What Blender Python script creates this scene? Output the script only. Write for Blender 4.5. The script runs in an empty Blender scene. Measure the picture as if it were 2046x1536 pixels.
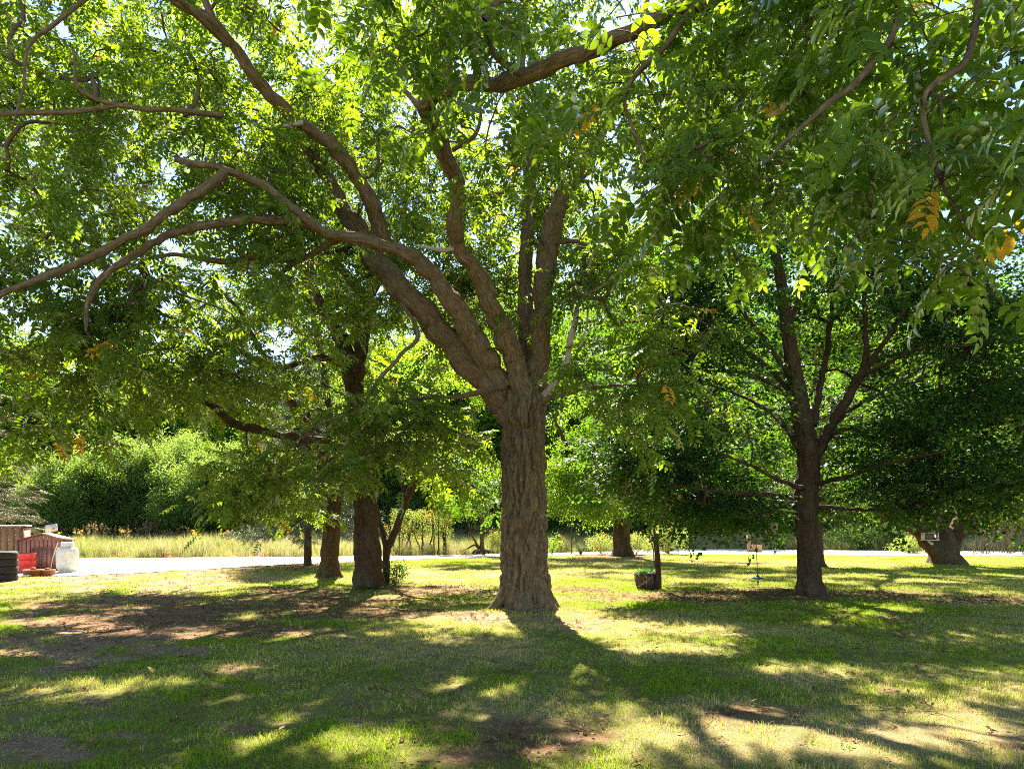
import bpy, math, random
import numpy as np
from mathutils import Vector, Matrix
rng = np.random.default_rng(7)
random.seed(7)
C = bpy.context.scene.collection
SC = bpy.context.scene

# ------------------------------------------------------------------ camera
CAMZ = 1.7
F = 1364.0            # focal length in photo pixels
HX, HY = 1023.0, 1045.0
cd = bpy.data.cameras.new('camera'); cam = bpy.data.objects.new('camera', cd); C.objects.link(cam)
cam.location = (0, 0, CAMZ); cam.rotation_euler = (math.radians(90), 0, 0)
cd.sensor_width = 36; cd.lens = 24.0; cd.shift_y = 277 / 2046.0
cd.clip_start = 0.05; cd.clip_end = 3000
SC.camera = cam
# ------------------------------------------------------------------ light
SUN_EL, SUN_AZ = math.radians(48), math.radians(-8)     # azimuth from +Y, negative = to the left
w = bpy.data.worlds.new('World'); SC.world = w; w.use_nodes = True
wn = w.node_tree.nodes; wl = w.node_tree.links; wn.clear()
sky = wn.new('ShaderNodeTexSky'); sky.sky_type = 'NISHITA'; sky.sun_disc = False
sky.sun_elevation = SUN_EL; sky.sun_rotation = SUN_AZ
sky.air_density = 1.0; sky.dust_density = 0.2; sky.ozone_density = 2.0
bg = wn.new('ShaderNodeBackground'); bg.inputs[1].default_value = 0.058
wo = wn.new('ShaderNodeOutputWorld'); wl.new(sky.outputs[0], bg.inputs[0]); wl.new(bg.outputs[0], wo.inputs[0])
sd = bpy.data.lights.new('sun', 'SUN'); sd.energy = 5.0; sd.angle = math.radians(0.53); sd.color = (1.0, 0.92, 0.76)
sun = bpy.data.objects.new('sun', sd); C.objects.link(sun)
sdir = Vector((math.sin(SUN_AZ) * math.cos(SUN_EL), math.cos(SUN_AZ) * math.cos(SUN_EL), math.sin(SUN_EL)))
sun.rotation_euler = sdir.to_track_quat('Z', 'Y').to_euler(); sun.location = (0, 0, 30)
SC.view_settings.view_transform = 'Standard'; SC.view_settings.look = 'None'
SC.view_settings.exposure = 2.7; SC.view_settings.gamma = 1.0; SC.view_settings.use_curve_mapping = False
SC.cycles.max_bounces = 12; SC.cycles.diffuse_bounces = 8; SC.cycles.glossy_bounces = 2
SC.cycles.transmission_bounces = 10; SC.cycles.transparent_max_bounces = 4
SC.cycles.caustics_reflective = False; SC.cycles.caustics_refractive = False
SC.cycles.sample_clamp_indirect = 12; SC.cycles.filter_width = 1.05; SC.cycles.use_denoising = False

# ------------------------------------------------------------------ helpers
def P(px, py, D):
    return np.array([(px - HX) / F * D, D, CAMZ + (HY - py) / F * D])
def DG(py): return CAMZ * F / (py - HY)         # distance of a ground point
def G(px, py):
    D = DG(py); return np.array([(px - HX) / F * D, D, 0.0])
def pix(p):
    p = np.asarray(p, float); D = np.maximum(p[..., 1], 0.01)
    return HX + p[..., 0] * F / D, HY - (p[..., 2] - CAMZ) * F / D

def _hash(ix, iy, iz, s):
    n = (ix * 374761393 + iy * 668265263 + iz * 2147483647 + s * 974634777) & 0xFFFFFFFF
    n = ((n ^ (n >> 13)) * 1274126177) & 0xFFFFFFFF
    return ((n ^ (n >> 16)) & 0xFFFF) / 65535.0
def noise(p, s=0):
    p = np.asarray(p, float)
    if p.shape[-1] == 2: p = np.concatenate([p, np.zeros(p.shape[:-1] + (1,))], -1)
    i = np.floor(p).astype(np.int64); f = p - i; f = f * f * (3 - 2 * f)
    r = 0
    for dx in (0, 1):
        for dy in (0, 1):
            for dz in (0, 1):
                wt = (f[..., 0] if dx else 1 - f[..., 0]) * (f[..., 1] if dy else 1 - f[..., 1]) * (f[..., 2] if dz else 1 - f[..., 2])
                r = r + wt * _hash(i[..., 0] + dx, i[..., 1] + dy, i[..., 2] + dz, s)
    return r
def fbm(p, o=3, s=0):
    p = np.asarray(p, float); a, r, t = 1.0, 0, 0
    for k in range(o):
        r = r + a * noise(p, s + k); t += a; a *= 0.5; p = p * 2.03
    return r / t

MOUNDS = [(0.26, 13.1, 0.10, 1.0), (-3.75, 17.8, 0.10, 1.2), (-5.6, 21.2, 0.09, 1.1), (6.98, 16.0, 0.08, 1.2), (16.9, 27.3, .12, 1.6)]
def ground_h(x, y):
    x = np.asarray(x, float); y = np.asarray(y, float)
    h = np.zeros(np.broadcast(x, y).shape)
    for cx, cy, a, s in MOUNDS: h = h + a * np.exp(-((x - cx) ** 2 + (y - cy) ** 2) / (s * s))
    fade = np.clip((17 - y) / 3, 0, 1)
    q = np.stack([x * 0.45, y * 0.45], -1)
    h = h + fade * 0.05 * (fbm(q, 2, 11) - .5)
    return h
def gz(x, y): return float(ground_h(np.array([x]), np.array([y]))[0])

def mesh_from(name, V, faces, mats=(), smooth=True, attrs=None, mi=None):
    """faces: list of int arrays (n,k) of one size each"""
    me = bpy.data.meshes.new(name)
    V = np.asarray(V, np.float32)
    if isinstance(faces, np.ndarray): faces = [faces]
    faces = [np.asarray(f, np.int32) for f in faces if len(f)]
    tot = np.concatenate([np.full(len(f), f.shape[1], np.int32) for f in faces])
    loops = np.concatenate([f.ravel() for f in faces])
    me.vertices.add(len(V)); me.vertices.foreach_set('co', V.ravel())
    me.loops.add(len(loops)); me.loops.foreach_set('vertex_index', loops)
    me.polygons.add(len(tot))
    st = np.zeros(len(tot), np.int32); st[1:] = np.cumsum(tot)[:-1]
    me.polygons.foreach_set('loop_start', st)
    if smooth: me.polygons.foreach_set('use_smooth', np.ones(len(tot), bool))
    for m in mats: me.materials.append(m)
    if mi is not None: me.polygons.foreach_set('material_index', np.asarray(mi, np.int32))
    for k, (dom, ty, a) in (attrs or {}).items():
        at = me.attributes.new(k, ty, dom); a = np.asarray(a, np.float32)
        at.data.foreach_set('vector' if ty == 'FLOAT_VECTOR' else 'value', a.ravel())
    me.update(calc_edges=True); me.validate()
    return me
def link(name, me, parent=None):
    o = bpy.data.objects.new(name, me); C.objects.link(o)
    if parent is not None: o.parent = parent
    return o
def tag(o, label=None, cat=None, group=None, kind=None):
    if label: o['label'] = label
    if cat: o['category'] = cat
    if group: o['group'] = group
    if kind: o['kind'] = kind
    return o
def thing(name, label, cat, loc=(0, 0, 0), rz=0, group=None):
    o = bpy.data.objects.new(name, None); C.objects.link(o); o.location = loc; o.rotation_euler = (0, 0, rz)
    o.empty_display_size = 0.2
    return tag(o, label, cat, group)

class MB:
    """collects plain shapes into one mesh"""
    def __init__(s): s.V = []; s.Q = []; s.T = []; s.n = 0; s.mq = []; s.mt = []; s.bk = []
    def add(s, V, Q=None, T=None, bk=None):
        V = np.asarray(V, float)
        if Q is not None and len(Q): s.Q.append(np.asarray(Q) + s.n)
        if T is not None and len(T): s.T.append(np.asarray(T) + s.n)
        s.V.append(V); s.bk.append(V if bk is None else bk); s.n += len(V)
        return s
    def box(s, c, d, R=None):
        c = np.asarray(c, float); d = np.asarray(d, float) / 2
        v = np.array([[x, y, z] for x in (-1, 1) for y in (-1, 1) for z in (-1, 1)]) * d
        if R is not None: v = v @ np.asarray(R).T
        return s.add(v + c, Q=[[0, 1, 3, 2], [4, 6, 7, 5], [0, 4, 5, 1], [2, 3, 7, 6], [0, 2, 6, 4], [1, 5, 7, 3]])
    def lathe(s, prof, c=(0, 0, 0), n=24, R=None):
        prof = np.asarray(prof, float); k = len(prof); a = np.arange(n) / n * 2 * math.pi
        v = np.stack([prof[:, 0, None] * np.cos(a), prof[:, 0, None] * np.sin(a), np.repeat(prof[:, 1, None], n, 1)], -1).reshape(-1, 3)
        if R is not None: v = v @ np.asarray(R).T
        q = []
        for i in range(k - 1):
            for j in range(n):
                j2 = (j + 1) % n; q.append([i * n + j, i * n + j2, (i + 1) * n + j2, (i + 1) * n + j])
        return s.add(v + np.asarray(c, float), Q=q)
    def tube(s, pts, r, sides=6, cap=True, disp=None, flare=None):
        V, Q, bk = tube(pts, r, sides, disp)
        T = None
        if cap:
            n = len(V); V = np.concatenate([V, V[-sides:].mean(0)[None]]); bk = np.concatenate([bk, bk[-1:]])
            T = [[n - sides + j, n - sides + (j + 1) % sides, n] for j in range(sides)]
        return s.add(V, Q, T, bk)
    def mesh(s, name, mat, smooth=True):
        V = np.concatenate(s.V); f = []
        if s.Q: f.append(np.concatenate(s.Q))
        if s.T: f.append(np.concatenate(s.T))
        return mesh_from(name, V, f, [mat], smooth, {'bk': ('POINT', 'FLOAT_VECTOR', np.concatenate(s.bk))})
    def build(s, name, mat, parent=None, smooth=True):
        return link(name, s.mesh(name, mat, smooth), parent)

def resample(pts, r, step):
    pts = np.asarray(pts, float); r = np.asarray(r, float) if np.ndim(r) else np.full(len(pts), float(r))
    if len(pts) == 2: pts = np.array([pts[0], (pts[0] + pts[1]) / 2, pts[1]]); r = np.array([r[0], (r[0] + r[1]) / 2, r[1]])
    A = np.concatenate([[2 * pts[0] - pts[1]], pts, [2 * pts[-1] - pts[-2]]])
    out, ro = [], []
    for i in range(len(pts) - 1):
        p0, p1, p2, p3 = A[i:i + 4]; L = np.linalg.norm(p2 - p1); n = max(1, int(math.ceil(L / step)))
        t = (np.arange(n) / n)[:, None]
        out.append(0.5 * ((2 * p1) + (-p0 + p2) * t + (2 * p0 - 5 * p1 + 4 * p2 - p3) * t ** 2 + (-p0 + 3 * p1 - 3 * p2 + p3) * t ** 3))
        ro.append(r[i] + (r[i + 1] - r[i]) * t[:, 0])
    out.append(pts[-1:]); ro.append(r[-1:])
    return np.concatenate(out), np.concatenate(ro)
def tube(pts, r, sides, disp=None):
    pts = np.asarray(pts, float); n = len(pts); r = np.broadcast_to(np.asarray(r, float), (n,))
    T = np.gradient(pts, axis=0); T /= np.linalg.norm(T, axis=1)[:, None] + 1e-9
    up = np.array([0.13, 0.97, 0.2]); up = up / np.linalg.norm(up)
    U = np.cross(T, up)
    bad = np.linalg.norm(U, axis=1) < 0.2
    if bad.mean() > .3: U = np.cross(T, np.array([1., 0, 0.1]))
    U /= np.linalg.norm(U, axis=1)[:, None] + 1e-9
    W = np.cross(T, U)
    a = np.arange(sides) / sides * 2 * math.pi
    s_ = np.concatenate([[0], np.cumsum(np.linalg.norm(np.diff(pts, axis=0), axis=1))])
    ca, sa = np.cos(a), np.sin(a)
    bk = np.stack([ca[None] * r[:, None], sa[None] * r[:, None], np.repeat(s_[:, None], sides, 1)], -1)
    rr = np.repeat(r[:, None], sides, 1)
    if disp is not None: rr = rr + disp(bk, a[None], s_[:, None], r[:, None])
    V = pts[:, None] + U[:, None] * (ca * rr)[..., None] + W[:, None] * (sa * rr)[..., None]
    i = np.arange(n - 1)[:, None] * sides; j = np.arange(sides)[None]; j2 = (j + 1) % sides
    Q = np.stack([i + j, i + sides + j, i + sides + j2, i + j2], -1).reshape(-1, 4)
    return V.reshape(-1, 3), Q, bk.reshape(-1, 3)
def bark_disp(k=20., depth=0.03, lump=0.06, seed=0, lobes=0):
    def f(bk, a, s, r):
        q = bk * np.array([k, k, k * 0.16]); off = seed * 7.3
        wz = fbm(bk * np.array([5., 5., 2.2]) + off, 2, 3) * 4.0
        q = q + off; q[..., 0] += wz; q[..., 1] += wz * .7
        n1 = 1 - np.abs(2 * noise(q, 5) - 1) ; n2 = 1 - np.abs(2 * noise(q * 2.1, 8) - 1)
        h = -np.clip((n1 - .45) / .55, 0, 1) ** 1.2 * 1.25 + n2 * .45 + .45
        lm = (fbm(bk * np.array([2.2, 2.2, 1.1]) + off, 3, 9) - .5) * 2
        lb = 0
        if lobes: lb = r * (np.exp(-np.maximum(s - .1, 0) / .28) * .30 + .035) * (np.sin(lobes * a + seed + .8) * .6 + np.sin((lobes + 2) * a + 2.1 * seed) * .4)
        return lb + (h - .5) * depth * np.clip(r / 0.3, .25, 1.2) + lm * lump * r * 2
    return f
def limb_mesh(mb, pts, r, fine=False, seed=0, depth=0.05, k=15., lobes=None):
    r = np.asarray(r, float)
    step = 0.035 if fine else max(0.05, float(r.mean()) * .6)
    p, rr = resample(pts, r, step)
    if lobes is None:
        q = np.cumsum(np.linalg.norm(np.diff(p, axis=0, prepend=p[:1]), axis=1))[:, None]; z = q * 0; a_ = np.clip(q / .5, 0, 1)
        wob = np.concatenate([fbm(np.concatenate([q * 2.6, z + seed * 3.1 + c_ * 17.0], 1), 3, 13)[:, None] - .5 for c_ in range(3)], 1)
        p = p + wob * a_ * (rr[:, None] * .9 + .03); rr = rr * (1 + (fbm(np.concatenate([q * 3.3, z + seed * 5.7], 1), 2, 17) - .5) * .38)
    R = float(rr.max()); sides = int(np.clip(2 * math.pi * R / (0.018 if fine else 0.03), 7, 170 if fine else 44))
    if not fine: sides = min(sides, 40)
    mb.tube(p, rr, sides, True, bark_disp(k, depth if R > .05 else 0.01, 0.03 if lobes is not None else .06, seed, lobes or 0))
    return p, rr

# ------------------------------------------------------------------ materials
def mat(name):
    m = bpy.data.materials.new(name); m.use_nodes = True; m.node_tree.nodes.clear(); return m, m.node_tree.nodes, m.node_tree.links
def N(n, t, **kw):
    x = n.new(t)
    for k, v in kw.items(): setattr(x, k, v)
    return x
def ramp(n, l, src, stops):
    r = n.new('ShaderNodeValToRGB'); e = r.color_ramp.elements
    while len(e) > len(stops): e.remove(e[-1])
    while len(e) < len(stops): e.new(0.5)
    for q, (p, c) in zip(e, stops): q.position = p; q.color = (*c, 1)
    l.new(src, r.inputs[0]); return r.outputs[0]
def mix(n, l, fac, a, b, mode='MIX'):
    x = n.new('ShaderNodeMix'); x.data_type = 'RGBA'; x.blend_type = mode
    for s, v in ((0, fac), (6, a), (7, b)):
        if hasattr(v, 'is_linked') or hasattr(v, 'links'): l.new(v, x.inputs[s])
        else: x.inputs[s].default_value = v if s == 0 else (*v, 1)
    return x.outputs[2]
def nz(n, l, vec, scale, detail=4, rough=.55, w3=None):
    t = n.new('ShaderNodeTexNoise'); t.inputs['Scale'].default_value = scale; t.inputs['Detail'].default_value = detail; t.inputs['Roughness'].default_value = rough
    if vec is not None: l.new(vec, t.inputs['Vector'])
    return t.outputs[0]
def vscale(n, l, vec, s):
    m = n.new('ShaderNodeVectorMath'); m.operation = 'MULTIPLY'; l.new(vec, m.inputs[0]); m.inputs[1].default_value = s; return m.outputs[0]
def fin(m, n, l, col, rough=.8, bump=None, bd=.01, spec=.3, metal=0):
    b = n.new('ShaderNodeBsdfPrincipled'); o = n.new('ShaderNodeOutputMaterial')
    if hasattr(col, 'links'): l.new(col, b.inputs['Base Color'])
    else: b.inputs['Base Color'].default_value = (*col, 1)
    if hasattr(rough, 'links'): l.new(rough, b.inputs['Roughness'])
    else: b.inputs['Roughness'].default_value = rough
    b.inputs['Specular IOR Level'].default_value = spec; b.inputs['Metallic'].default_value = metal
    if bump is not None:
        q = n.new('ShaderNodeBump'); q.inputs['Distance'].default_value = bd; q.inputs['Strength'].default_value = 1; l.new(bump, q.inputs['Height']); l.new(q.outputs[0], b.inputs['Normal'])
    l.new(b.outputs[0], o.inputs[0]); return m

def bark_mat(name, c1, c2, c3, lichen=.35):
    m, n, l = mat(name)
    a = N(n, 'ShaderNodeAttribute', attribute_name='bk'); v = a.outputs['Vector']
    f1 = nz(n, l, vscale(n, l, v, (38, 38, 7)), 1, 6, .65)
    f2 = nz(n, l, vscale(n, l, v, (3, 3, 1.6)), 1, 4)
    f3 = nz(n, l, vscale(n, l, v, (120, 120, 60)), 1, 4, .7)
    col = ramp(n, l, f1, [(.3, c1), (.55, c2), (.75, c3)])
    col = mix(n, l, ramp(n, l, f2, [(.5, (0, 0, 0)), (.7, (lichen,) * 3)]), col, (.17, .17, .10))
    col = mix(n, l, .35, col, ramp(n, l, f3, [(.3, (.25, .25, .25)), (.7, (1, 1, 1))]), 'MULTIPLY')
    h = N(n, 'ShaderNodeMath', operation='MULTIPLY_ADD'); l.new(f3, h.inputs[0]); h.inputs[1].default_value = .35; l.new(f1, h.inputs[2])
    return fin(m, n, l, col, .9, h.outputs[0], .02, .15)
M = {}
M['walnut_bark'] = bark_mat('walnut_bark', (.07, .046, .024), (.19, .13, .07), (.34, .25, .145), .35)
M['dark_bark'] = bark_mat('dark_bark', (.045, .026, .013), (.095, .056, .03), (.17, .11, .062), .3)
M['maple_bark'] = bark_mat('maple_bark', (.045, .027, .015), (.09, .056, .032), (.155, .10, .06), .25)
M['pale_wood'] = bark_mat('pale_wood', (.32, .26, .21), (.45, .39, .32), (.6, .54, .46), .1)
M['twig'] = bark_mat('twig_bark', (.10, .065, .04), (.16, .11, .07), (.22, .16, .11), .1)

def leaf_mat(name, dark, light, trans, yellow=0.012, gloss=.5, tf=.5, rough=.38, ycol=(.75, .42, .03)):
    m, n, l = mat(name)
    oi = N(n, 'ShaderNodeObjectInfo'); at = N(n, 'ShaderNodeAttribute', attribute_name='rnd'); ge = N(n, 'ShaderNodeNewGeometry')
    add = N(n, 'ShaderNodeMath', operation='MULTIPLY_ADD'); l.new(oi.outputs['Random'], add.inputs[0]); add.inputs[1].default_value = .55
    s2 = N(n, 'ShaderNodeMath', operation='MULTIPLY'); l.new(at.outputs['Fac'], s2.inputs[0]); s2.inputs[1].default_value = .2; l.new(s2.outputs[0], add.inputs[2])
    pn = nz(n, l, ge.outputs['Position'], .55, 2)
    s3 = N(n, 'ShaderNodeMath', operation='MULTIPLY_ADD'); l.new(pn, s3.inputs[0]); s3.inputs[1].default_value = .9; l.new(add.outputs[0], s3.inputs[2])
    s4 = N(n, 'ShaderNodeMath', operation='SUBTRACT', use_clamp=True); l.new(s3.outputs[0], s4.inputs[0]); s4.inputs[1].default_value = .32
    t = s4.outputs[0]
    yl = N(n, 'ShaderNodeMath', operation='GREATER_THAN'); l.new(oi.outputs['Random'], yl.inputs[0]); yl.inputs[1].default_value = 1 - yellow
    d = mix(n, l, yl.outputs[0], mix(n, l, t, dark, light), ycol)
    tr = mix(n, l, yl.outputs[0], mix(n, l, t, tuple(c * .62 for c in trans), trans), ycol)
    D = N(n, 'ShaderNodeBsdfDiffuse'); l.new(d, D.inputs[0]); T = N(n, 'ShaderNodeBsdfTranslucent'); l.new(tr, T.inputs[0])
    mx = N(n, 'ShaderNodeMixShader'); mx.inputs[0].default_value = tf; l.new(D.outputs[0], mx.inputs[1]); l.new(T.outputs[0], mx.inputs[2])
    g = N(n, 'ShaderNodeBsdfGlossy'); g.inputs['Roughness'].default_value = rough; g.inputs[0].default_value = (.9, .95, .95, 1)
    fr = N(n, 'ShaderNodeFresnel'); fr.inputs[0].default_value = 1.42
    fm = N(n, 'ShaderNodeMath', operation='MULTIPLY'); l.new(fr.outputs[0], fm.inputs[0]); fm.inputs[1].default_value = gloss * .6
    m2 = N(n, 'ShaderNodeMixShader'); l.new(fm.outputs[0], m2.inputs[0]); l.new(mx.outputs[0], m2.inputs[1]); l.new(g.outputs[0], m2.inputs[2])
    o = N(n, 'ShaderNodeOutputMaterial'); l.new(m2.outputs[0], o.inputs[0]); return m
M['walnut_leaf'] = leaf_mat('walnut_leaf', (.028, .075, .006), (.075, .135, .010), (.30, .47, .012), .009, .4)
M['walnut_leaf2'] = leaf_mat('walnut_leaf_far', (.028, .075, .006), (.075, .14, .010), (.33, .49, .012), .008, .4, .54)
M['maple_leaf'] = leaf_mat('maple_leaf', (.014, .052, .006), (.036, .092, .009), (.15, .34, .012), .0, .35, .45)
M['far_leaf'] = leaf_mat('far_leaf', (.035, .09, .008), (.080, .155, .014), (.32, .54, .02), .0, .2, .55)
M['willow_leaf'] = leaf_mat('willow_leaf', (.065, .13, .03), (.15, .24, .055), (.36, .52, .07), .0, .2, .5)
M['spruce'] = leaf_mat('spruce_needles', (.05, .085, .05), (.10, .14, .085), (.14, .18, .07), .0, .25, .25)
M['spruce_brown'] = leaf_mat('spruce_brown', (.07, .08, .03), (.15, .145, .055), (.2, .19, .05), .0, .2, .3)
M['shrub_leaf'] = leaf_mat('shrub_leaf', (.09, .15, .03), (.17, .24, .045), (.42, .50, .06), .05, .35)
M['red_leaf'] = leaf_mat('russet_leaf', (.20, .10, .06), (.32, .20, .11), (.35, .18, .08), .0, .2, .3)
M['fern'] = leaf_mat('fern_leaf', (.02, .08, .02), (.04, .13, .03), (.10, .28, .05), .0, .2, .4)

def grass_mat(name, g1, g2, straw, tr, dry_off=0.0, tf=.35):
    m, n, l = mat(name)
    at = N(n, 'ShaderNodeAttribute', attribute_name='rnd'); ti = N(n, 'ShaderNodeAttribute', attribute_name='tint', attribute_type='INSTANCER')
    oi = N(n, 'ShaderNodeObjectInfo')
    col = mix(n, l, oi.outputs['Random'], g1, g2)
    # a blade is straw when its own random is under the patch's dryness
    lt = N(n, 'ShaderNodeMath', operation='LESS_THAN'); l.new(at.outputs['Fac'], lt.inputs[0])
    ad = N(n, 'ShaderNodeMath', operation='ADD'); l.new(ti.outputs['Fac'], ad.inputs[0]); ad.inputs[1].default_value = dry_off; l.new(ad.outputs[0], lt.inputs[1])
    col = mix(n, l, lt.outputs[0], col, straw)
    D = N(n, 'ShaderNodeBsdfDiffuse'); l.new(col, D.inputs[0]); T = N(n, 'ShaderNodeBsdfTranslucent')
    l.new(mix(n, l, lt.outputs[0], tr, straw), T.inputs[0])
    mx = N(n, 'ShaderNodeMixShader'); mx.inputs[0].default_value = tf; l.new(D.outputs[0], mx.inputs[1]); l.new(T.outputs[0], mx.inputs[2])
    o = N(n, 'ShaderNodeOutputMaterial'); l.new(mx.outputs[0], o.inputs[0]); return m
M['grass'] = grass_mat('lawn_grass', (.105, .185, .012), (.19, .27, .02), (.62, .47, .19), (.38, .56, .02))
M['tall_grass'] = grass_mat('tall_grass', (.16, .20, .06), (.26, .28, .09), (.48, .40, .22), (.36, .42, .08))
M['seed'] = grass_mat('seed_heads', (.30, .17, .09), (.36, .24, .12), (.42, .30, .18), (.3, .2, .1))
M['goldenrod'] = grass_mat('goldenrod_flowers', (.55, .38, .03), (.65, .45, .05), (.45, .36, .12), (.6, .4, .04))
M['litter'] = grass_mat('dead_leaves', (.17, .095, .05), (.26, .16, .085), (.36, .25, .14), (.2, .11, .05), 0, .2)

def flat_mat(name, col, rough=.6, metal=0, nscale=6, var=.35, bump=.002, spec=.4, c2=None):
    m, n, l = mat(name); g = N(n, 'ShaderNodeTexCoord')
    f = nz(n, l, g.outputs['Object'], nscale, 6, .65)
    c2 = c2 or tuple(c * (1 - var) for c in col)
    c = ramp(n, l, f, [(.35, c2), (.62, col)])
    return fin(m, n, l, c, rough, nz(n, l, g.outputs['Object'], nscale * 9, 3), bump, spec, metal)

# ground material: masks bare / litter / dry come as attributes of the sheet
def ground_mat():
    m, n, l = mat('lawn_soil'); tc = N(n, 'ShaderNodeTexCoord'); ob = tc.outputs['Object']
    A = lambda k: N(n, 'ShaderNodeAttribute', attribute_name=k).outputs['Fac']
    f1 = nz(n, l, ob, 28, 6, .7); f2 = nz(n, l, ob, 3, 5, .6); f3 = nz(n, l, ob, 110, 4, .7)
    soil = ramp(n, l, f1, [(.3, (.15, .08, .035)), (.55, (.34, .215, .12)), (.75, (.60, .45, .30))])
    lit = ramp(n, l, f1, [(.32, (.075, .036, .016)), (.5, (.17, .09, .042)), (.66, (.30, .18, .09)), (.78, (.52, .38, .22))])
    turf = ramp(n, l, f3, [(.3, (.08, .085, .015)), (.55, (.18, .17, .035)), (.75, (.34, .28, .09))])
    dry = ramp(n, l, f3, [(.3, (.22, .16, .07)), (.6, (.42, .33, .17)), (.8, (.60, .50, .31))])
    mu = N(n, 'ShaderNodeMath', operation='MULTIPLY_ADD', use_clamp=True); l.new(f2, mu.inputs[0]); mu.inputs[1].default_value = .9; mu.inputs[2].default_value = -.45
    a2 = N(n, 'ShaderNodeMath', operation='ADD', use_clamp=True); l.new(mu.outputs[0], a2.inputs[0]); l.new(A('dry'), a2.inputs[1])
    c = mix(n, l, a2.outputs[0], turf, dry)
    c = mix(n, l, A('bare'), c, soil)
    lm = N(n, 'ShaderNodeMath', operation='MULTIPLY', use_clamp=True); l.new(A('litter'), lm.inputs[0]); l.new(ramp(n, l, f2, [(.40, (.35, .35, .35)), (.6, (1, 1, 1))]), lm.inputs[1]); c = mix(n, l, lm.outputs[0], c, lit)
    h = N(n, 'ShaderNodeMath', operation='ADD'); l.new(f1, h.inputs[0]); l.new(f3, h.inputs[1])
    return fin(m, n, l, c, .95, h.outputs[0], .03, .1)
M['ground'] = ground_mat()
def gravel_mat():
    m, n, l = mat('gravel'); tc = N(n, 'ShaderNodeTexCoord'); ob = tc.outputs['Object']
    f1 = nz(n, l, ob, 45, 5, .7); f2 = nz(n, l, vscale(n, l, ob, (.25, 1.1, 1)), 1.2, 5, .6)
    c = ramp(n, l, f1, [(.3, (.34, .30, .26)), (.55, (.52, .47, .42)), (.75, (.66, .62, .57))])
    c = mix(n, l, ramp(n, l, f2, [(.56, (0, 0, 0)), (.66, (.55, .55, .55))]), c, (.30, .30, .12))
    return fin(m, n, l, c, .95, f1, .02, .1)
M['gravel'] = gravel_mat()

# ------------------------------------------------------------------ leaf, grass prototypes (meshes that are scattered)
def rot_z(a): c, s = math.cos(a), math.sin(a); return np.array([[c, -s, 0], [s, c, 0], [0, 0, 1.]])
def frame(d, nrm):
    d = d / np.linalg.norm(d); x = np.cross(d, nrm); x /= np.linalg.norm(x) + 1e-9; z = np.cross(x, d); return np.stack([x, d, z], 1)
class Leafs:
    def __init__(s): s.V = []; s.T = []; s.r = []; s.n = 0
    def add(s, V, T, r): s.V.append(V); s.T.append(np.asarray(T) + s.n); s.r.append(np.full(len(V), r)); s.n += len(V)
    def leaf(s, base, d, nrm, L, W, hi=False, droop=.15, r=None):
        R = frame(np.asarray(d, float), np.asarray(nrm, float)); fold = W * .22; r = random.random() if r is None else r
        if hi:
            v = np.array([[0, 0, 0], [0, .35, .0], [0, .7, -.03], [0, 1.0, -.10],
                          [-.38, .16, .10], [-.5, .42, .16], [-.33, .72, .08], [.38, .16, .10], [.5, .42, .16], [.33, .72, .08]])
            v = np.stack([v[:, 0] * W, v[:, 1] * L, v[:, 2] * W * 1.5 - droop * L * v[:, 1] ** 2], 1)
            T = [[0, 1, 4], [4, 1, 5], [1, 2, 5], [5, 2, 6], [2, 3, 6], [0, 7, 1], [7, 8, 1], [1, 8, 2], [8, 9, 2], [2, 9, 3]]
        else:
            v = np.array([[0, 0, 0], [-W / 2, L * .4, fold], [0, L, -droop * L], [W / 2, L * .4, fold]])
            T = [[0, 2, 1], [0, 3, 2]]
        s.add(v @ R.T + np.asarray(base), T, r)
    def stem(s, a, b, w):
        a = np.asarray(a, float); b = np.asarray(b, float); d = b - a; u = np.cross(d, [0, 0, 1.]); u = u / (np.linalg.norm(u) + 1e-9) * w; z = np.array([0, 0, w])
        s.add(np.array([a - u, a + u, a + z, b]), [[0, 1, 3], [1, 2, 3], [2, 0, 3]], .9)
    def mesh(s, name, m):
        return mesh_from(name, np.concatenate(s.V), np.concatenate(s.T), [m], True, {'rnd': ('POINT', 'FLOAT', np.concatenate(s.r))})
def walnut_leaf(m, hi, npair, L=.46, lw=.042, ll=.115, name='leaf_shape'):
    q = Leafs(); pts = []
    bend = random.uniform(-.12, .12)
    for i in range(npair * 2 + 2):
        t = i / (npair * 2 + 1); pts.append(np.array([bend * t * t, L * t, -.16 * L * t * t + random.uniform(-.004, .004)]))
    for a, b in zip(pts[:-1:2], pts[2::2]): q.stem(a, b, .0035)
    for k in range(npair):
        t = .22 + .74 * k / (npair - 1) if npair > 1 else .6
        i = min(int(t * (len(pts) - 1)), len(pts) - 1); b = pts[i]
        sc = (0.72 + .5 * math.sin(math.pi * (k + 1) / (npair + 1))) * random.uniform(.88, 1.08)
        for sd_ in (-1, 1):
            ang = math.radians(random.uniform(52, 72)); d = [sd_ * math.sin(ang), math.cos(ang), random.uniform(-.38, .02)]
            q.leaf(b, d, [random.uniform(-.35, .35), random.uniform(-.35, .35), 1], ll * sc, lw * sc * random.uniform(.9, 1.12), hi, random.uniform(.05, .3))
    q.leaf(pts[-1], [random.uniform(-.2, .2), 1, -.3], [0, .2, 1], ll * .8, lw * .8, hi)
    return q.mesh(name, m)
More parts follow.
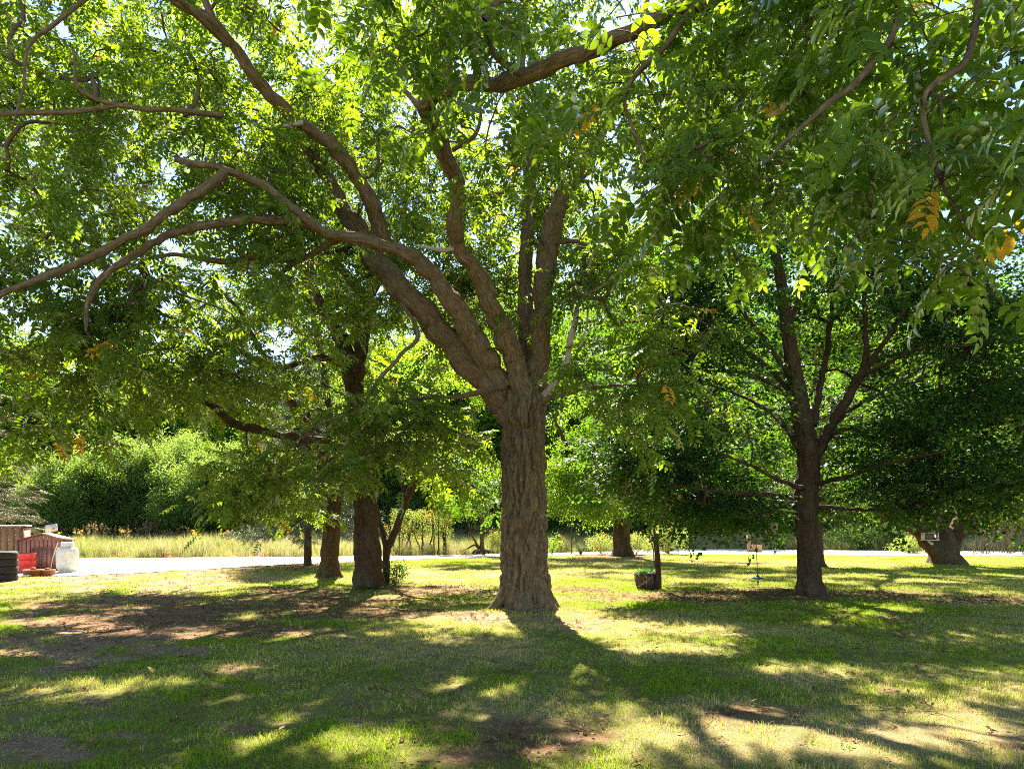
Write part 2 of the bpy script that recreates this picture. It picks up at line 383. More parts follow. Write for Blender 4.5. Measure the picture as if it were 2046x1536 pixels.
def maple_spray(m, n_leaf=10, size=.088, name='leaf_shape'):
    q = Leafs(); L = .5
    q.stem([0, 0, 0], [0, L, -.04], .004)
    lobes = np.array([[0, 0], [-.30, .06], [-.52, .30], [-.30, .38], [-.34, .72], [-.12, .62], [0, 1.0], [.12, .62], [.34, .72], [.30, .38], [.52, .30], [.30, .06]])
    for i in range(n_leaf):
        t = .15 + .85 * i / (n_leaf - 1); b = np.array([0, L * t, -.04 * t]); sd_ = 1 if i % 2 else -1
        ang = 0 if i == n_leaf - 1 else sd_ * math.radians(random.uniform(40, 85)); st = random.uniform(.03, .1)
        d = np.array([math.sin(ang), math.cos(ang), random.uniform(-.5, -.05)]); b2 = b + d * st
        R = frame(d, np.array([random.uniform(-.4, .4), random.uniform(-.4, .4), 1.])); s_ = size * random.uniform(.75, 1.15)
        v = np.concatenate([lobes, np.zeros((len(lobes), 1))], 1); v[:, 2] = -.12 * (v[:, 0] ** 2 + .6 * v[:, 1] ** 2) + .12 * np.abs(v[:, 0]); v = np.concatenate([v, [[0, .42, -.02]]]) * s_
        n = len(lobes); T = [[n, (j + 1) % n, j] for j in range(n)]
        q.add(v @ R.T + b2, T, random.random())
    return q.mesh(name, m)
def far_spray(m, n_leaf=26, size=.11, R0=.42, aspect=.5, flat=.55, name='leaf_shape'):
    q = Leafs()
    for i in range(n_leaf):
        p = rng.normal(size=3); p = p / np.linalg.norm(p) * R0 * rng.random() ** .5; p[2] *= flat
        d = p / (np.linalg.norm(p) + .01) + rng.normal(size=3) * .5 + [0, 0, -.25]
        q.leaf(p, d, rng.normal(size=3) * .5 + [0, 0, 1], size * random.uniform(.7, 1.25), size * aspect * random.uniform(.8, 1.2), False, .1)
    return q.mesh(name, m)
def needle_spray(m, name='needle_shape'):
    q = Leafs(); L = .5
    for k in range(9):
        t = k / 8; sd_ = 1 if k % 2 else -1; a0 = np.array([0, L * t * .8, 0]); d = np.array([sd_ * .75 * (1 - t * .75), .7, random.uniform(-.25, .1)]); l2 = .24 * (1 - .4 * t)
        q.stem(a0, a0 + d * l2, .006)
        for j in range(12):
            b = a0 + d * l2 * (j / 11); dd = rng.normal(size=3) * .7 + d * .7
            q.leaf(b, dd, rng.normal(size=3), .035, .007, False, 0)
    return q.mesh(name, m)
def tuft(m, n, R0, h0, h1, wd, lean=.5, seg=2, name='blade_shape'):
    V = []; T = []; r = []; k = 0
    for i in range(n):
        a = random.uniform(0, 6.283); rr = R0 * math.sqrt(random.random()); b = np.array([math.cos(a) * rr, math.sin(a) * rr, -.005])
        h = random.uniform(h0, h1); th = random.uniform(0, 6.283); le = random.uniform(.05, lean) * h; f = random.uniform(0, 6.283)
        u = np.array([math.cos(f), math.sin(f), 0]) * wd * random.uniform(.7, 1.2) / 2; d = np.array([math.cos(th), math.sin(th), 0])
        p1 = b + d * le * .3 + [0, 0, h * .6]; p2 = b + d * le + [0, 0, h * (1 - .25 * le / h)]
        V += [b - u, b + u, p1 - u * .8, p1 + u * .8, p2]; T += [[k, k + 1, k + 3], [k, k + 3, k + 2], [k + 2, k + 3, k + 4]]; r += [random.random()] * 5; k += 5
    return mesh_from(name, np.array(V), np.array(T), [m], False, {'rnd': ('POINT', 'FLOAT', r)})
def stalks(mstem, mhead, n, R0, h0, h1, name='stalk_shape', head=.16, hw=.03):
    V = []; T = []; r = []; mi = []; k = 0
    for i in range(n):
        a = random.uniform(0, 6.283); rr = R0 * math.sqrt(random.random()); b = np.array([math.cos(a) * rr, math.sin(a) * rr, -.01]); h = random.uniform(h0, h1)
        t_ = b + [random.uniform(-.15, .15) * h, random.uniform(-.15, .15) * h, h]; rd = random.random()
        V += [b + [-.004, 0, 0], b + [.004, 0, 0], t_]; T += [[k, k + 1, k + 2]]; mi += [0]; r += [rd] * 3; k += 3
        for j in range(7):
            p = t_ + [random.uniform(-hw, hw), random.uniform(-hw, hw), -random.uniform(0, head)]; e = rng.normal(size=(3, 3)) * hw * .7
            V += list(p + e); T += [[k, k + 1, k + 2]]; mi += [1]; r += [rd] * 3; k += 3
    return mesh_from(name, np.array(V), np.array(T), [mstem, mhead], False, {'rnd': ('POINT', 'FLOAT', r)}, mi)
def dead_leaf(m, L=.09, W=.04):
    q = Leafs()
    for k in range(6):
        a = random.uniform(0, 6.283); rr = random.uniform(0, .16)
        q.leaf([math.cos(a) * rr, math.sin(a) * rr, .006 + random.uniform(0, .01)], [math.cos(a * 3), math.sin(a * 3), random.uniform(-.05, .25)], [random.uniform(-.5, .5), random.uniform(-.5, .5), 1], L * random.uniform(.5, 1.1), W * random.uniform(.6, 1.2), False, random.uniform(-.3, .3))
    return q.mesh('dead_leaf_shape', m)
def fern_frond(m, L=.5):
    q = Leafs(); pts = [np.array([0, L * t, .55 * L * t - .75 * L * t * t]) for t in np.linspace(0, 1, 15)]
    for a, b in zip(pts[:-1], pts[1:]): q.stem(a, b, .003)
    for i, p in enumerate(pts[1:-1]):
        t = (i + 1) / 14; l2 = L * .26 * math.sin(math.pi * min(1, t * .85 + .15)) + .01
        for sd_ in (-1, 1): q.leaf(p, [sd_, .35, -.15], [0, 0, 1], l2, .028, False, .1)
    return q.mesh('frond_shape', m)

def protos(meshes): return [bpy.data.objects.new(m.name, m) for m in meshes]
PR = {}
PR['walnut_hi'] = protos([walnut_leaf(M['walnut_leaf'], True, k, L_, .056, .112) for k, L_ in ((5, .36), (4, .30), (6, .42), (3, .24), (5, .38))])
PR['walnut'] = protos([walnut_leaf(M['walnut_leaf2'], False, k, L_, .056, .12) for k, L_ in ((6, .42), (5, .38), (7, .48), (4, .3))])
PR['maple'] = protos([maple_spray(M['maple_leaf'], k) for k in (15, 18, 13, 16)])
PR['far'] = protos([far_spray(M['far_leaf'], 30, .13, .45) for k in range(4)])
PR['willow'] = protos([far_spray(M['willow_leaf'], 44, .13, .42, .30) for k in range(4)])
PR['spruce'] = protos([needle_spray(M['spruce']) for k in range(3)])
PR['spruce_brown'] = protos([needle_spray(M['spruce_brown']) for k in range(3)])
PR['shrub'] = protos([far_spray(M['shrub_leaf'], 34, .06, .2, .5, .8) for k in range(3)])
PR['ivy'] = protos([far_spray(M['maple_leaf'], 20, .06, .16, .7, .8) for k in range(3)])
PR['russet'] = protos([far_spray(M['red_leaf'], 30, .05, .2, .4, .8) for k in range(2)])
PR['grass'] = protos([tuft(M['grass'], 46, .13, .02, .06, .0045, .9) for k in range(5)])
PR['grass_far'] = protos([tuft(M['grass'], 70, .34, .025, .06, .011, .9) for k in range(4)])
PR['weed'] = protos([far_spray(M['shrub_leaf'], 14, .04, .07, .6, .3) for k in range(2)])
PR['tall'] = protos([tuft(M['tall_grass'], 60, .38, .45, 1.0, .014, .5) for k in range(4)])
PR['seed'] = protos([stalks(M['tall_grass'], M['seed'], 14, .45, .9, 1.45) for k in range(3)])
PR['gold'] = protos([stalks(M['tall_grass'], M['goldenrod'], 9, .4, .8, 1.15, head=.12, hw=.05) for k in range(2)])
PR['litter'] = protos([dead_leaf(M['litter']) for k in range(4)])

def scatter_group(objs):
    g = bpy.data.node_groups.new('scatter', 'GeometryNodeTree')
    g.interface.new_socket('Geometry', in_out='INPUT', socket_type='NodeSocketGeometry'); g.interface.new_socket('Geometry', in_out='OUTPUT', socket_type='NodeSocketGeometry')
    n, l = g.nodes, g.links; gi = n.new('NodeGroupInput'); go = n.new('NodeGroupOutput')
    ip = n.new('GeometryNodeInstanceOnPoints'); j = n.new('GeometryNodeJoinGeometry')
    for o in reversed(objs):
        oi = n.new('GeometryNodeObjectInfo'); oi.inputs['Object'].default_value = o; oi.inputs['As Instance'].default_value = True
        l.new(oi.outputs['Geometry'], j.inputs[0])
    l.new(gi.outputs[0], ip.inputs['Points']); l.new(j.outputs[0], ip.inputs['Instance']); ip.inputs['Pick Instance'].default_value = True
    def na(t, k): x = n.new('GeometryNodeInputNamedAttribute'); x.data_type = t; x.inputs['Name'].default_value = k; return x.outputs['Attribute']
    er = n.new('FunctionNodeEulerToRotation'); l.new(na('FLOAT_VECTOR', 'rot'), er.inputs[0]); l.new(er.outputs[0], ip.inputs['Rotation'])
    l.new(na('FLOAT', 'scl'), ip.inputs['Scale']); l.new(na('INT', 'vid'), ip.inputs['Instance Index'])
    l.new(ip.outputs[0], go.inputs[0]); return g
SG = {}
def scatter(name, pts, rot, scl, key, parent=None, tint=None):
    pts = np.asarray(pts, np.float32); n = len(pts)
    me = bpy.data.meshes.new(name); me.vertices.add(n); me.vertices.foreach_set('co', pts.ravel())
    def at(k, ty, a):
        x = me.attributes.new(k, ty, 'POINT'); x.data.foreach_set('vector' if ty == 'FLOAT_VECTOR' else 'value', np.asarray(a).ravel())
    at('rot', 'FLOAT_VECTOR', np.asarray(rot, np.float32)); at('scl', 'FLOAT', np.broadcast_to(np.asarray(scl, np.float32), (n,)).copy())
    at('vid', 'INT', rng.integers(0, len(PR[key]), n).astype(np.int32)); at('tint', 'FLOAT', (np.zeros(n) if tint is None else np.asarray(tint)).astype(np.float32))
    o = link(name, me, parent)
    for p in PR[key][:1]: me.materials.append(p.data.materials[0])
    if key not in SG: SG[key] = scatter_group(PR[key])
    md = o.modifiers.new('scatter', 'NODES'); md.node_group = SG[key]; o['kind'] = 'stuff'; return o
def eulers(R):
    """XYZ eulers of (n,3,3) matrices"""
    sy = np.sqrt(R[:, 0, 0] ** 2 + R[:, 1, 0] ** 2)
    return np.stack([np.arctan2(R[:, 2, 1], R[:, 2, 2]), np.arctan2(-R[:, 2, 0], sy), np.arctan2(R[:, 1, 0], R[:, 0, 0])], -1)
def frames(d, nrm):
    d = d / (np.linalg.norm(d, axis=1)[:, None] + 1e-9); x = np.cross(d, nrm); x /= np.linalg.norm(x, axis=1)[:, None] + 1e-9
    return np.stack([x, d, np.cross(x, d)], 2)

# ------------------------------------------------------------------ gaps in the crowns through which the sun reaches the ground
# each: centre and half size of a lit patch, read off the photograph (pixels on the ground)
LIT = [(930, 1245, 95, 17), (1195, 1248, 105, 20), (1320, 1306, 100, 15), (1420, 1285, 110, 7), (1225, 1195, 95, 20), (1160, 1170, 60, 14),
       (1620, 1345, 170, 13), (1750, 1380, 60, 14), (1985, 1364, 70, 7), (1950, 1420, 90, 14), (1640, 1248, 45, 6), (1903, 1284, 34, 6), (1905, 1300, 34, 4),
       (1520, 1430, 60, 14), (1280, 1410, 34, 8), (1330, 1450, 50, 10), (1560, 1480, 50, 9), (1900, 1470, 40, 8), (1700, 1232, 45, 4),
       (180, 1375, 110, 17), (300, 1366, 60, 12), (190, 1412, 40, 10), (450, 1408, 52, 13), (590, 1408, 34, 9), (470, 1338, 30, 6), (440, 1372, 30, 6), (540, 1428, 30, 7),
       (240, 1263, 62, 9), (390, 1270, 78, 7), (130, 1246, 48, 5), (482, 1232, 42, 5), (230, 1215, 60, 3), (420, 1298, 30, 5), (145, 1300, 24, 4), (620, 1265, 34, 6), (672, 1265, 20, 6), (560, 1222, 40, 3),
       (780, 1195, 50, 4), (860, 1200, 30, 3), (870, 1285, 34, 7), (1030, 1378, 40, 7), (640, 1500, 30, 8), (1180, 1500, 60, 12), (60, 1210, 50, 4), (40, 1300, 30, 4),
       (1400, 1192, 60, 3), (1440, 1200, 26, 4), (1300, 1188, 40, 3), (1810, 1180, 60, 4), (1880, 1200, 50, 3), (1760, 1195, 30, 3), (1990, 1185, 50, 4),
       (880, 1150, 90, 8), (950, 1160, 70, 5), (700, 1160, 40, 5), (560, 1145, 60, 4), (1400, 1160, 60, 4), (1520, 1150, 60, 3), (1500, 1165, 60, 3), (1700, 1150, 70, 2.5), (1880, 1160, 80, 3),
       (1250, 1150, 60, 3), (1250, 1140, 70, 2), (1700, 1128, 130, 4), (1950, 1135, 60, 3), (1450, 1118, 130, 5)]
def lit_factor(p, soft=1.0):
    """0 inside a gap, 1 away from it, for points p in the crowns"""
    p = np.asarray(p, float); t = p[:, 2] / sdir.z
    gx = p[:, 0] - sdir.x * t; gy = p[:, 1] - sdir.y * t
    qx, qy = pix(np.stack([gx, np.maximum(gy, .5), np.zeros_like(gx)], -1))
    nn = noise(np.stack([gx * 1.6, gy * 1.6], -1), 21) - .5
    f = np.ones(len(p))
    for cx, cy, rx, ry in LIT:
        d = np.sqrt(((qx - cx) / rx) ** 2 + ((qy - cy) / ry) ** 2) + nn * .8
        f = np.minimum(f, np.clip((d - 1.18) / .2, 0, 1))
    # the open yard at the left and the road
    yard = (gy > 18.3 + nn * 1.2) & (gy < 33) & (qx < 440 + (gy - 18) * 9 + nn * 90) & (gx > -40)
    f = np.where(yard, 0, f); f = np.where((gy > 35.5) & (gy < 46) & (gx > 8) & (gx < 27) & (p[:, 1] < 60), np.minimum(f, .1), f)
    n3 = noise(np.stack([gx * 1.5 + 40, gy * 1.15], -1), 27); n4 = noise(np.stack([gx * .8, gy * .7 + 9], -1), 28)
    f = np.minimum(f, np.where(gy < 30, np.clip((.80 - n3 - (n4 - .5) * .35) / .05, 0, 1), 1))     # small breaks all through the crowns
    return np.where(gy < 3.5, 1, f)

# ------------------------------------------------------------------ trees
def dart(blobs, mind):
    pts = []
    for (c, r, n) in blobs:
        got = 0; tries = 0
        while got < n and tries < n * 12:
            tries += 1
            d = rng.normal(size=3); d /= np.linalg.norm(d); p = np.asarray(c) + d * np.asarray(r) * rng.random() ** .45
            if pts and np.min(np.linalg.norm((np.array(pts) - p) * [1, 1, 1.3], axis=1)) < mind: continue
            pts.append(p); got += 1
    return np.array(pts)
def grow(nodes, clumps, bias=None):
    """join every clump to the nearest wood; returns branch paths with radii, and the direction in which each clump arrives"""
    nodes = np.asarray(nodes, float); K = len(clumps)
    NP = [nodes]; own = [np.full(len(nodes), -1)]; allp = nodes; allo = own[0]
    d0 = np.array([np.min(np.linalg.norm(nodes - c, axis=1)) for c in clumps]); order = np.argsort(d0)
    par = np.full(K, -1); paths = [None] * K
    for i in order:
        c = clumps[i]; dv = c - allp; d = np.linalg.norm(dv, axis=1)
        d = d * (1 + .25 * (allo < 0)) + np.where(allp[:, 2] > c[2] + .6, .3, 0)
        k = int(np.argmin(d)); a = allp[k]; par[i] = allo[k]; L = np.linalg.norm(c - a)
        n = max(3, int(L / .16)); t = np.linspace(0, 1, n + 1)[:, None]
        side = rng.normal(size=3) * .10 * L; arch = np.array([0, 0, .10 * L])
        side2 = rng.normal(size=3) * .05 * L
        path = a + (c - a) * t + (side + arch) * np.sin(math.pi * t) + side2 * np.sin(2 * math.pi * t)
        paths[i] = path; allp = np.concatenate([allp, path[1:]]); allo = np.concatenate([allo, np.full(n, i)])
    desc = np.ones(K)
    for i in order[::-1]:
        if par[i] >= 0: desc[par[i]] += desc[i]
    return paths, desc
def wood(mb, paths, desc, base=.0085, p=.5):
    for pa, dn in zip(paths, desc):
        r0 = base * dn ** p; r = np.linspace(r0, max(.005, r0 * .5), len(pa)); mb.tube(pa, r, 7 if r0 > .035 else 5 if r0 > .018 else 4, False)
def twig_leaves(cl, mb, ntw=4, L=(.45, .95), nl=6, droop=.5, spread=1.0, lf=.72, twr=.006):
    """twigs out of each clump with leaves set along them; returns positions and directions"""
    K = len(cl); n = K * ntw; c = np.repeat(cl, ntw, 0)
    a = rng.random(n) * 6.283; el = rng.normal(size=n) * .45
    d = np.stack([np.cos(a) * np.cos(el), np.sin(a) * np.cos(el), np.sin(el)], -1); ln = rng.uniform(*L, n)
    c = c + rng.normal(size=(n, 3)) * .12 * spread
    ts = np.linspace(0, 1, 5); path = c[:, None] + d[:, None] * (ts[None, :, None] * ln[:, None, None]); path[..., 2] -= droop * ln[:, None] * ts[None] ** 2 * .6
    if mb is not None:
        for q in path: mb.tube(q, np.linspace(twr, .003, 5), 3, False)
    tt = np.linspace(.25, 1.0, nl); pos = c[:, None] + d[:, None] * (tt[None, :, None] * ln[:, None, None]); pos[..., 2] -= droop * ln[:, None] * tt[None] ** 2 * .6
    sdn = np.where(np.arange(nl) % 2, 1, -1)[None, :, None]; lat = np.cross(d, [0, 0, 1.]); lat /= np.linalg.norm(lat, axis=1)[:, None] + 1e-9
    ld = d[:, None] * .55 + lat[:, None] * sdn * .8 + rng.normal(size=(n, nl, 3)) * .3; ld[:, -1] = d + rng.normal(size=(n, 3)) * .2
    ld[..., 2] -= droop * (.5 + rng.random((n, nl)) * .6)
    pos = pos.reshape(-1, 3); ld = ld.reshape(-1, 3)
    keep = lit_factor(pos) > rng.random(len(pos)) * .9 + .05
    keep &= clear_view(pos)
    if SHOW: keep &= show_factor(pos) > rng.random(len(pos))
    return pos[keep], ld[keep]
CLEAR = [(1856, 1068, 34, 26, 25), (1890, 1062, 92, 40, 25.5), (1545, 1068, 20, 30, 15.4), (1600, 1060, 40, 40, 16), (1420, 1100, 130, 22, 17), (1800, 1110, 200, 28, 20)]
def clear_view(p):      # the crown stays open under and around the feeder, the birdhouse and the swing
    qx, qy = pix(p); k = np.ones(len(p), bool)
    for cx, cy, rx, ry, dm in CLEAR: k &= ~((((qx - cx) / rx) ** 2 + ((qy - cy) / ry) ** 2 < 1) & (p[:, 1] < dm))
    return k
SHOW = []       # stretches of the main limbs that hold few leaves on their near side
def show_factor(p):
    qx, qy = pix(p); f = np.ones(len(p))
    for L_, R_ in SHOW:
        lx, ly = pix(L_)
        for k in range(len(L_)):
            d = np.hypot(qx - lx[k], qy - ly[k]) - R_[k] * F / L_[k][1]
            f = np.where((p[:, 1] < L_[k][1] + .1) & (d < 26), np.minimum(f, np.clip(.46 + d / 50, .1, 1)), f)
    return f
def leaf_frames(ld, jit=.38):
    return frames(ld, np.array([0, 0, 1.]) + rng.normal(size=ld.shape) * jit)
def pxl(*a): return [(P(x, y, D)) for x, y, D in a]

def make_tree(name, label, cat, base, trunk, limbs, blobs, mind, bark, key, ntw, nl, Lr, seed, fine=False, group=None, near=None, droop=.5, scl=(.8, 1.15), reject=None, flat=False, jit=.38, dead=None, branch_base=.0085):
    base = np.asarray(base, float)
    root = thing(name, label, cat, tuple(base), 0, group)
    SHOW.clear()
    def rel(o): o.location = tuple(-base); return o
    nodes = []
    mb = MB(); tp, tr = trunk; p, r = limb_mesh(mb, tp, tr, fine, seed, .085 if fine else .055, 16 if fine else 17, 5)
    rel(mb.build('trunk', bark, root)); nodes.append(p[len(p) // 3:][::2])
    for k, (lp, lr) in enumerate(limbs):
        mb = MB(); p, r = limb_mesh(mb, lp, lr, False, seed + k + 1); rel(mb.build('limb', bark, root))
        if lr[0] > .045 and not (fine and k == 1): q_ = r > .035; SHOW.append((p[q_][::3], r[q_][::3]))
        if len(p) > 6: nodes.append(p[3:][::2])
    for k, (lp, lr) in enumerate(dead or []):
        mb = MB(); p, r = limb_mesh(mb, lp, lr, False, seed + 40 + k); SHOW.append((p[::2], r[::2] + .03)); SHOW.append((p[::2], r[::2] + .03)); o = rel(mb.build('limb', M['pale_wood'], root)); o['label'] = 'bare bleached dead limb'
    nodes = np.concatenate(nodes)
    cl = dart(blobs, mind)
    cl = cl[lit_factor(cl) > .3]
    cl = cl[show_factor(cl) > rng.random(len(cl))]
    if reject is not None: cl = cl[~reject(cl)]
    paths, desc = grow(nodes, cl)
    mb = MB(); wood(mb, paths, desc, branch_base)
    pos, ld = twig_leaves(cl, mb, ntw, Lr, nl, droop)
    o = rel(mb.build('branch', bark if not fine else M['twig'], root)); o['kind'] = 'stuff'
    R = leaf_frames(ld, jit)
    if near is not None:
        qx, qy = pix(pos); vis = (qx > -60) & (qx < 2100) & (qy < 1100) & (qy > -80)
        dist = np.where(vis, pos[:, 1], 1e3 + pos[:, 1]); od = np.argsort(dist); pick = od[:300]; hi = np.zeros(len(pos), bool); hi[dist < near] = True; hi[pick] = False
        lo = ~hi; lo[pick] = False; e = eulers(R)
        for i in pick:
            ob = link('leaf', PR['walnut_hi'][int(rng.integers(5))].data, root); ob.location = tuple(pos[i] - base); ob.rotation_euler = tuple(e[i]); s_ = rng.uniform(.85, 1.1); ob.scale = (s_,) * 3
        rel(scatter('crown', pos[hi], e[hi], rng.uniform(.85, 1.1, hi.sum()), 'walnut_hi', root))
        rel(scatter('crown', pos[lo], e[lo], rng.uniform(*scl, lo.sum()), key, root))
    else:
        rel(scatter('crown', pos, eulers(R), rng.uniform(*scl, len(pos)), key, root))
    print(name, 'clumps', len(cl), 'leaves', len(pos))
    return root

# ================================================================== ground
def soft(px, py, cx, cy, rx, ry):
    return np.clip(1.35 - np.sqrt(((px - cx) / rx) ** 2 + ((py - cy) / ry) ** 2), 0, 1)
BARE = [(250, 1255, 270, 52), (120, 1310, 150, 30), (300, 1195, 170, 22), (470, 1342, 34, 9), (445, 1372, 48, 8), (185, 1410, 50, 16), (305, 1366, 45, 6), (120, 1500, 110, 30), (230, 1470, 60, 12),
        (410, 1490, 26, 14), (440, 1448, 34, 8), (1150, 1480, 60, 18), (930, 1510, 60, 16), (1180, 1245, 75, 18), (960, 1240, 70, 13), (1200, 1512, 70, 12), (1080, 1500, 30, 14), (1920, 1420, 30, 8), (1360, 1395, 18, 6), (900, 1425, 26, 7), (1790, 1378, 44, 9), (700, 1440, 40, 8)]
LITTER = [(650, 1215, 260, 32), (500, 1260, 160, 26), (1480, 1190, 330, 15), (1750, 1190, 200, 12), (1060, 1215, 90, 14), (1150, 1180, 90, 7), (860, 1180, 130, 12), (850, 1106, 80, 5), (600, 1126, 90, 6), (1240, 1113, 170, 5), (1100, 1470, 160, 45), (980, 1510, 120, 30), (300, 1230, 260, 50), (1500, 1430, 120, 30), (1950, 1200, 130, 9), (560, 1180, 140, 9), (960, 1106, 60, 5)]
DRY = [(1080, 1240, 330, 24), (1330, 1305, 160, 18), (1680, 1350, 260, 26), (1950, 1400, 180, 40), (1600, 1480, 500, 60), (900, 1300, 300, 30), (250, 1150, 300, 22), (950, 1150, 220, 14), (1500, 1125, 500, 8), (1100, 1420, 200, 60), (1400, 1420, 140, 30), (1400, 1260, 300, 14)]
def masks(x, y):
    x = np.asarray(x, float); y = np.asarray(y, float)
    yy = np.maximum(y, 3.2); px = HX + x * F / yy; py = HY + CAMZ * F / yy
    q = np.stack([x, y], -1)
    n1 = fbm(q * 1.3, 4, 31); n2 = fbm(q * 3.6, 3, 41); n3 = fbm(q * .35, 3, 51)
    def acc(L): 
        r = np.zeros(px.shape)
        for a in L: r = np.maximum(r, soft(px, py, *a))
        return r
    on = (y > 3.0)
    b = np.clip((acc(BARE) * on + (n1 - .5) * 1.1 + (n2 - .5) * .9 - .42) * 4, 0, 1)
    li = np.clip((acc(LITTER) * on + (n1 - .5) * .9 + (n2 - .5) * 1.0 - .30) * 2.8, 0, 1)
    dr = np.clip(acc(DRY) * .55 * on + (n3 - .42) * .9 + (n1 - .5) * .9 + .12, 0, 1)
    # yard at the left: gravel tracks through dry grass
    b = np.where((y > 17) & (y < 36) & (x < -4), np.maximum(b, np.clip((np.clip((-x - 5.5) / 3, 0, 1) * .75 + (n1 - .5) * 1.6 - .35) * 2.5, 0, 1)), b)
    return b, li, dr
def axis(segs):
    out = [segs[0][0]]
    for a, b, s in segs:
        n = max(1, int(round((b - a) / s))); out += list(a + (b - a) * (np.arange(1, n + 1) / n))
    return np.array(out)
gxs = axis([(-900, -120, 130), (-120, -40, 8), (-40, -15, .6), (-15, 13, .085), (13, 30, .5), (30, 120, 8), (120, 900, 130)])
gys = axis([(-60, 0, 10), (0, 3, .5), (3, 17, .07), (17, 27, .12), (27, 50, .35), (50, 100, 5), (100, 1500, 140)])
X, Y = np.meshgrid(gxs, gys); nx, ny = len(gxs), len(gys)
Z = ground_h(X, Y); mb_, ml_, md_ = masks(X, Y)
rr_ = (fbm(np.stack([X * 6, Y * 6], -1), 3, 61) - .5) * .035 * np.clip((26 - Y) / 8, 0, 1); Z = Z + rr_
idx = np.arange(nx * ny).reshape(ny, nx)
Qg = np.stack([idx[:-1, :-1], idx[:-1, 1:], idx[1:, 1:], idx[1:, :-1]], -1).reshape(-1, 4)
gm = mesh_from('ground', np.stack([X, Y, Z], -1).reshape(-1, 3), Qg, [M['ground']], True,
               {'bare': ('POINT', 'FLOAT', mb_.ravel()), 'litter': ('POINT', 'FLOAT', ml_.ravel()), 'dry': ('POINT', 'FLOAT', md_.ravel())})
go_ = link('lawn', gm); go_['kind'] = 'structure'

# gravel road crossing behind the lawn and the gravel yard at the left
def strip(name, near, far, z, m):
    xs = np.linspace(-60, 70, 520); n1 = (fbm(np.stack([xs * .5, xs * 0], -1), 3, 71) - .5) * 1.2; n2 = (fbm(np.stack([xs * .7, xs * 0 + 9], -1), 3, 72) - .5) * 1.0
    a = np.interp(xs, *near) + n1; b = np.interp(xs, *far) + n2; k = 5
    V = np.stack([np.stack([xs, a + (b - a) * t, np.full_like(xs, z)], -1) for t in np.linspace(0, 1, k)], 0).reshape(-1, 3)
    i = np.arange(k * len(xs)).reshape(k, len(xs)); Q = np.stack([i[:-1, :-1], i[:-1, 1:], i[1:, 1:], i[1:, :-1]], -1).reshape(-1, 4)
    o = link(name, mesh_from(name, V, Q, [m])); o['kind'] = 'structure'; return o
strip('gravel_road', ([-60, -24, -14, -8.5, -4, 4, 12, 24, 70], [22.5, 21.5, 21.8, 28.5, 32.5, 36.5, 37, 35.5, 32]), ([-60, -22, -8, -2, 4, 9, 24, 70], [31.5, 32.5, 34.5, 36.5, 39.5, 45, 42, 36]), .022, M['gravel'])

# grass of the lawn
def spread(n, y0, y1, margin=1.2, power=1.0):
    y = np.sqrt(rng.random(n) * (y1 ** 2 - y0 ** 2) + y0 ** 2); x = (rng.random(n) * 2 - 1) * (.75 * y + margin); return x, y
def put_grass(name, key, n, y0, y1, sc, thr):
    x, y = spread(n, y0, y1); b, li, dr = masks(x, y); n2 = fbm(np.stack([x * 1.8, y * 1.8], -1), 3, 81)
    keep = rng.random(n) > np.clip(b * 1.05 + li * 1.05 + thr - n2 * .5, 0, .98)
    if y1 > 26: keep &= ~((y > np.interp(x, [-60, -22, -12, -4, 4, 12, 24, 70], [27, 26.5, 27.5, 32, 36, 37, 35, 30]) - .3))
    x, y, dr, li, n2 = x[keep], y[keep], dr[keep], li[keep], n2[keep]; k = len(x)
    rot = np.stack([rng.normal(size=k) * .06, rng.normal(size=k) * .06, rng.random(k) * 6.283], -1)
    return scatter(name, np.stack([x, y, ground_h(x, y) - .002], -1), rot, sc * (.45 + 1.0 * n2) * rng.uniform(.8, 1.2, k), key, None, np.clip(dr * .85 + li * .3 + .08, 0, .95))
put_grass('grass', 'grass', 12500, 3.6, 14.5, 1.0, .18)
put_grass('grass', 'grass_far', 13500, 14, 38, .95, .15)
# dead leaves on the ground
x, y = spread(15000, 3.6, 30); b, li, dr = masks(x, y); kp = rng.random(len(x)) < np.clip(li * .85 + b * .3 + .13, 0, 1); x, y = x[kp], y[kp]
scatter('leaf_litter', np.stack([x, y, ground_h(x, y) + .012], -1), np.stack([rng.normal(size=len(x)) * .2, rng.normal(size=len(x)) * .2, rng.random(len(x)) * 6.28], -1), rng.uniform(.45, 1.0, len(x)), 'litter', None, np.zeros(len(x)))
def stick(m):
    mb = MB(); L = random.uniform(.10, .26); mb.tube([[-L, 0, 0], [0, random.uniform(-.03, .03), .006], [L, 0, 0]], [.004, .0035, .002], 4); mb.tube([[0, 0, .004], [L * .3, L * .35, .012]], [.0025, .001], 3); return mb.mesh('stick_shape', m)
PR['stick'] = protos([stick(M['twig']) for k in range(4)])
x, y = spread(420, 3.8, 18); scatter('fallen_twigs', np.stack([x, y, ground_h(x, y) + .03], -1), np.stack([rng.normal(size=len(x)) * .1, rng.normal(size=len(x)) * .1, rng.random(len(x)) * 6.28], -1), rng.uniform(.4, 1.1, len(x)), 'stick')
x, y = spread(420, 4, 11); x = x - 1.5; b, li, dr = masks(x, y)
scatter('ground_weeds', np.stack([x, y, ground_h(x, y) + .015], -1), np.stack([rng.normal(size=len(x)) * .1, rng.normal(size=len(x)) * .1, rng.random(len(x)) * 6.28], -1), rng.uniform(.4, .9, len(x)), 'weed')

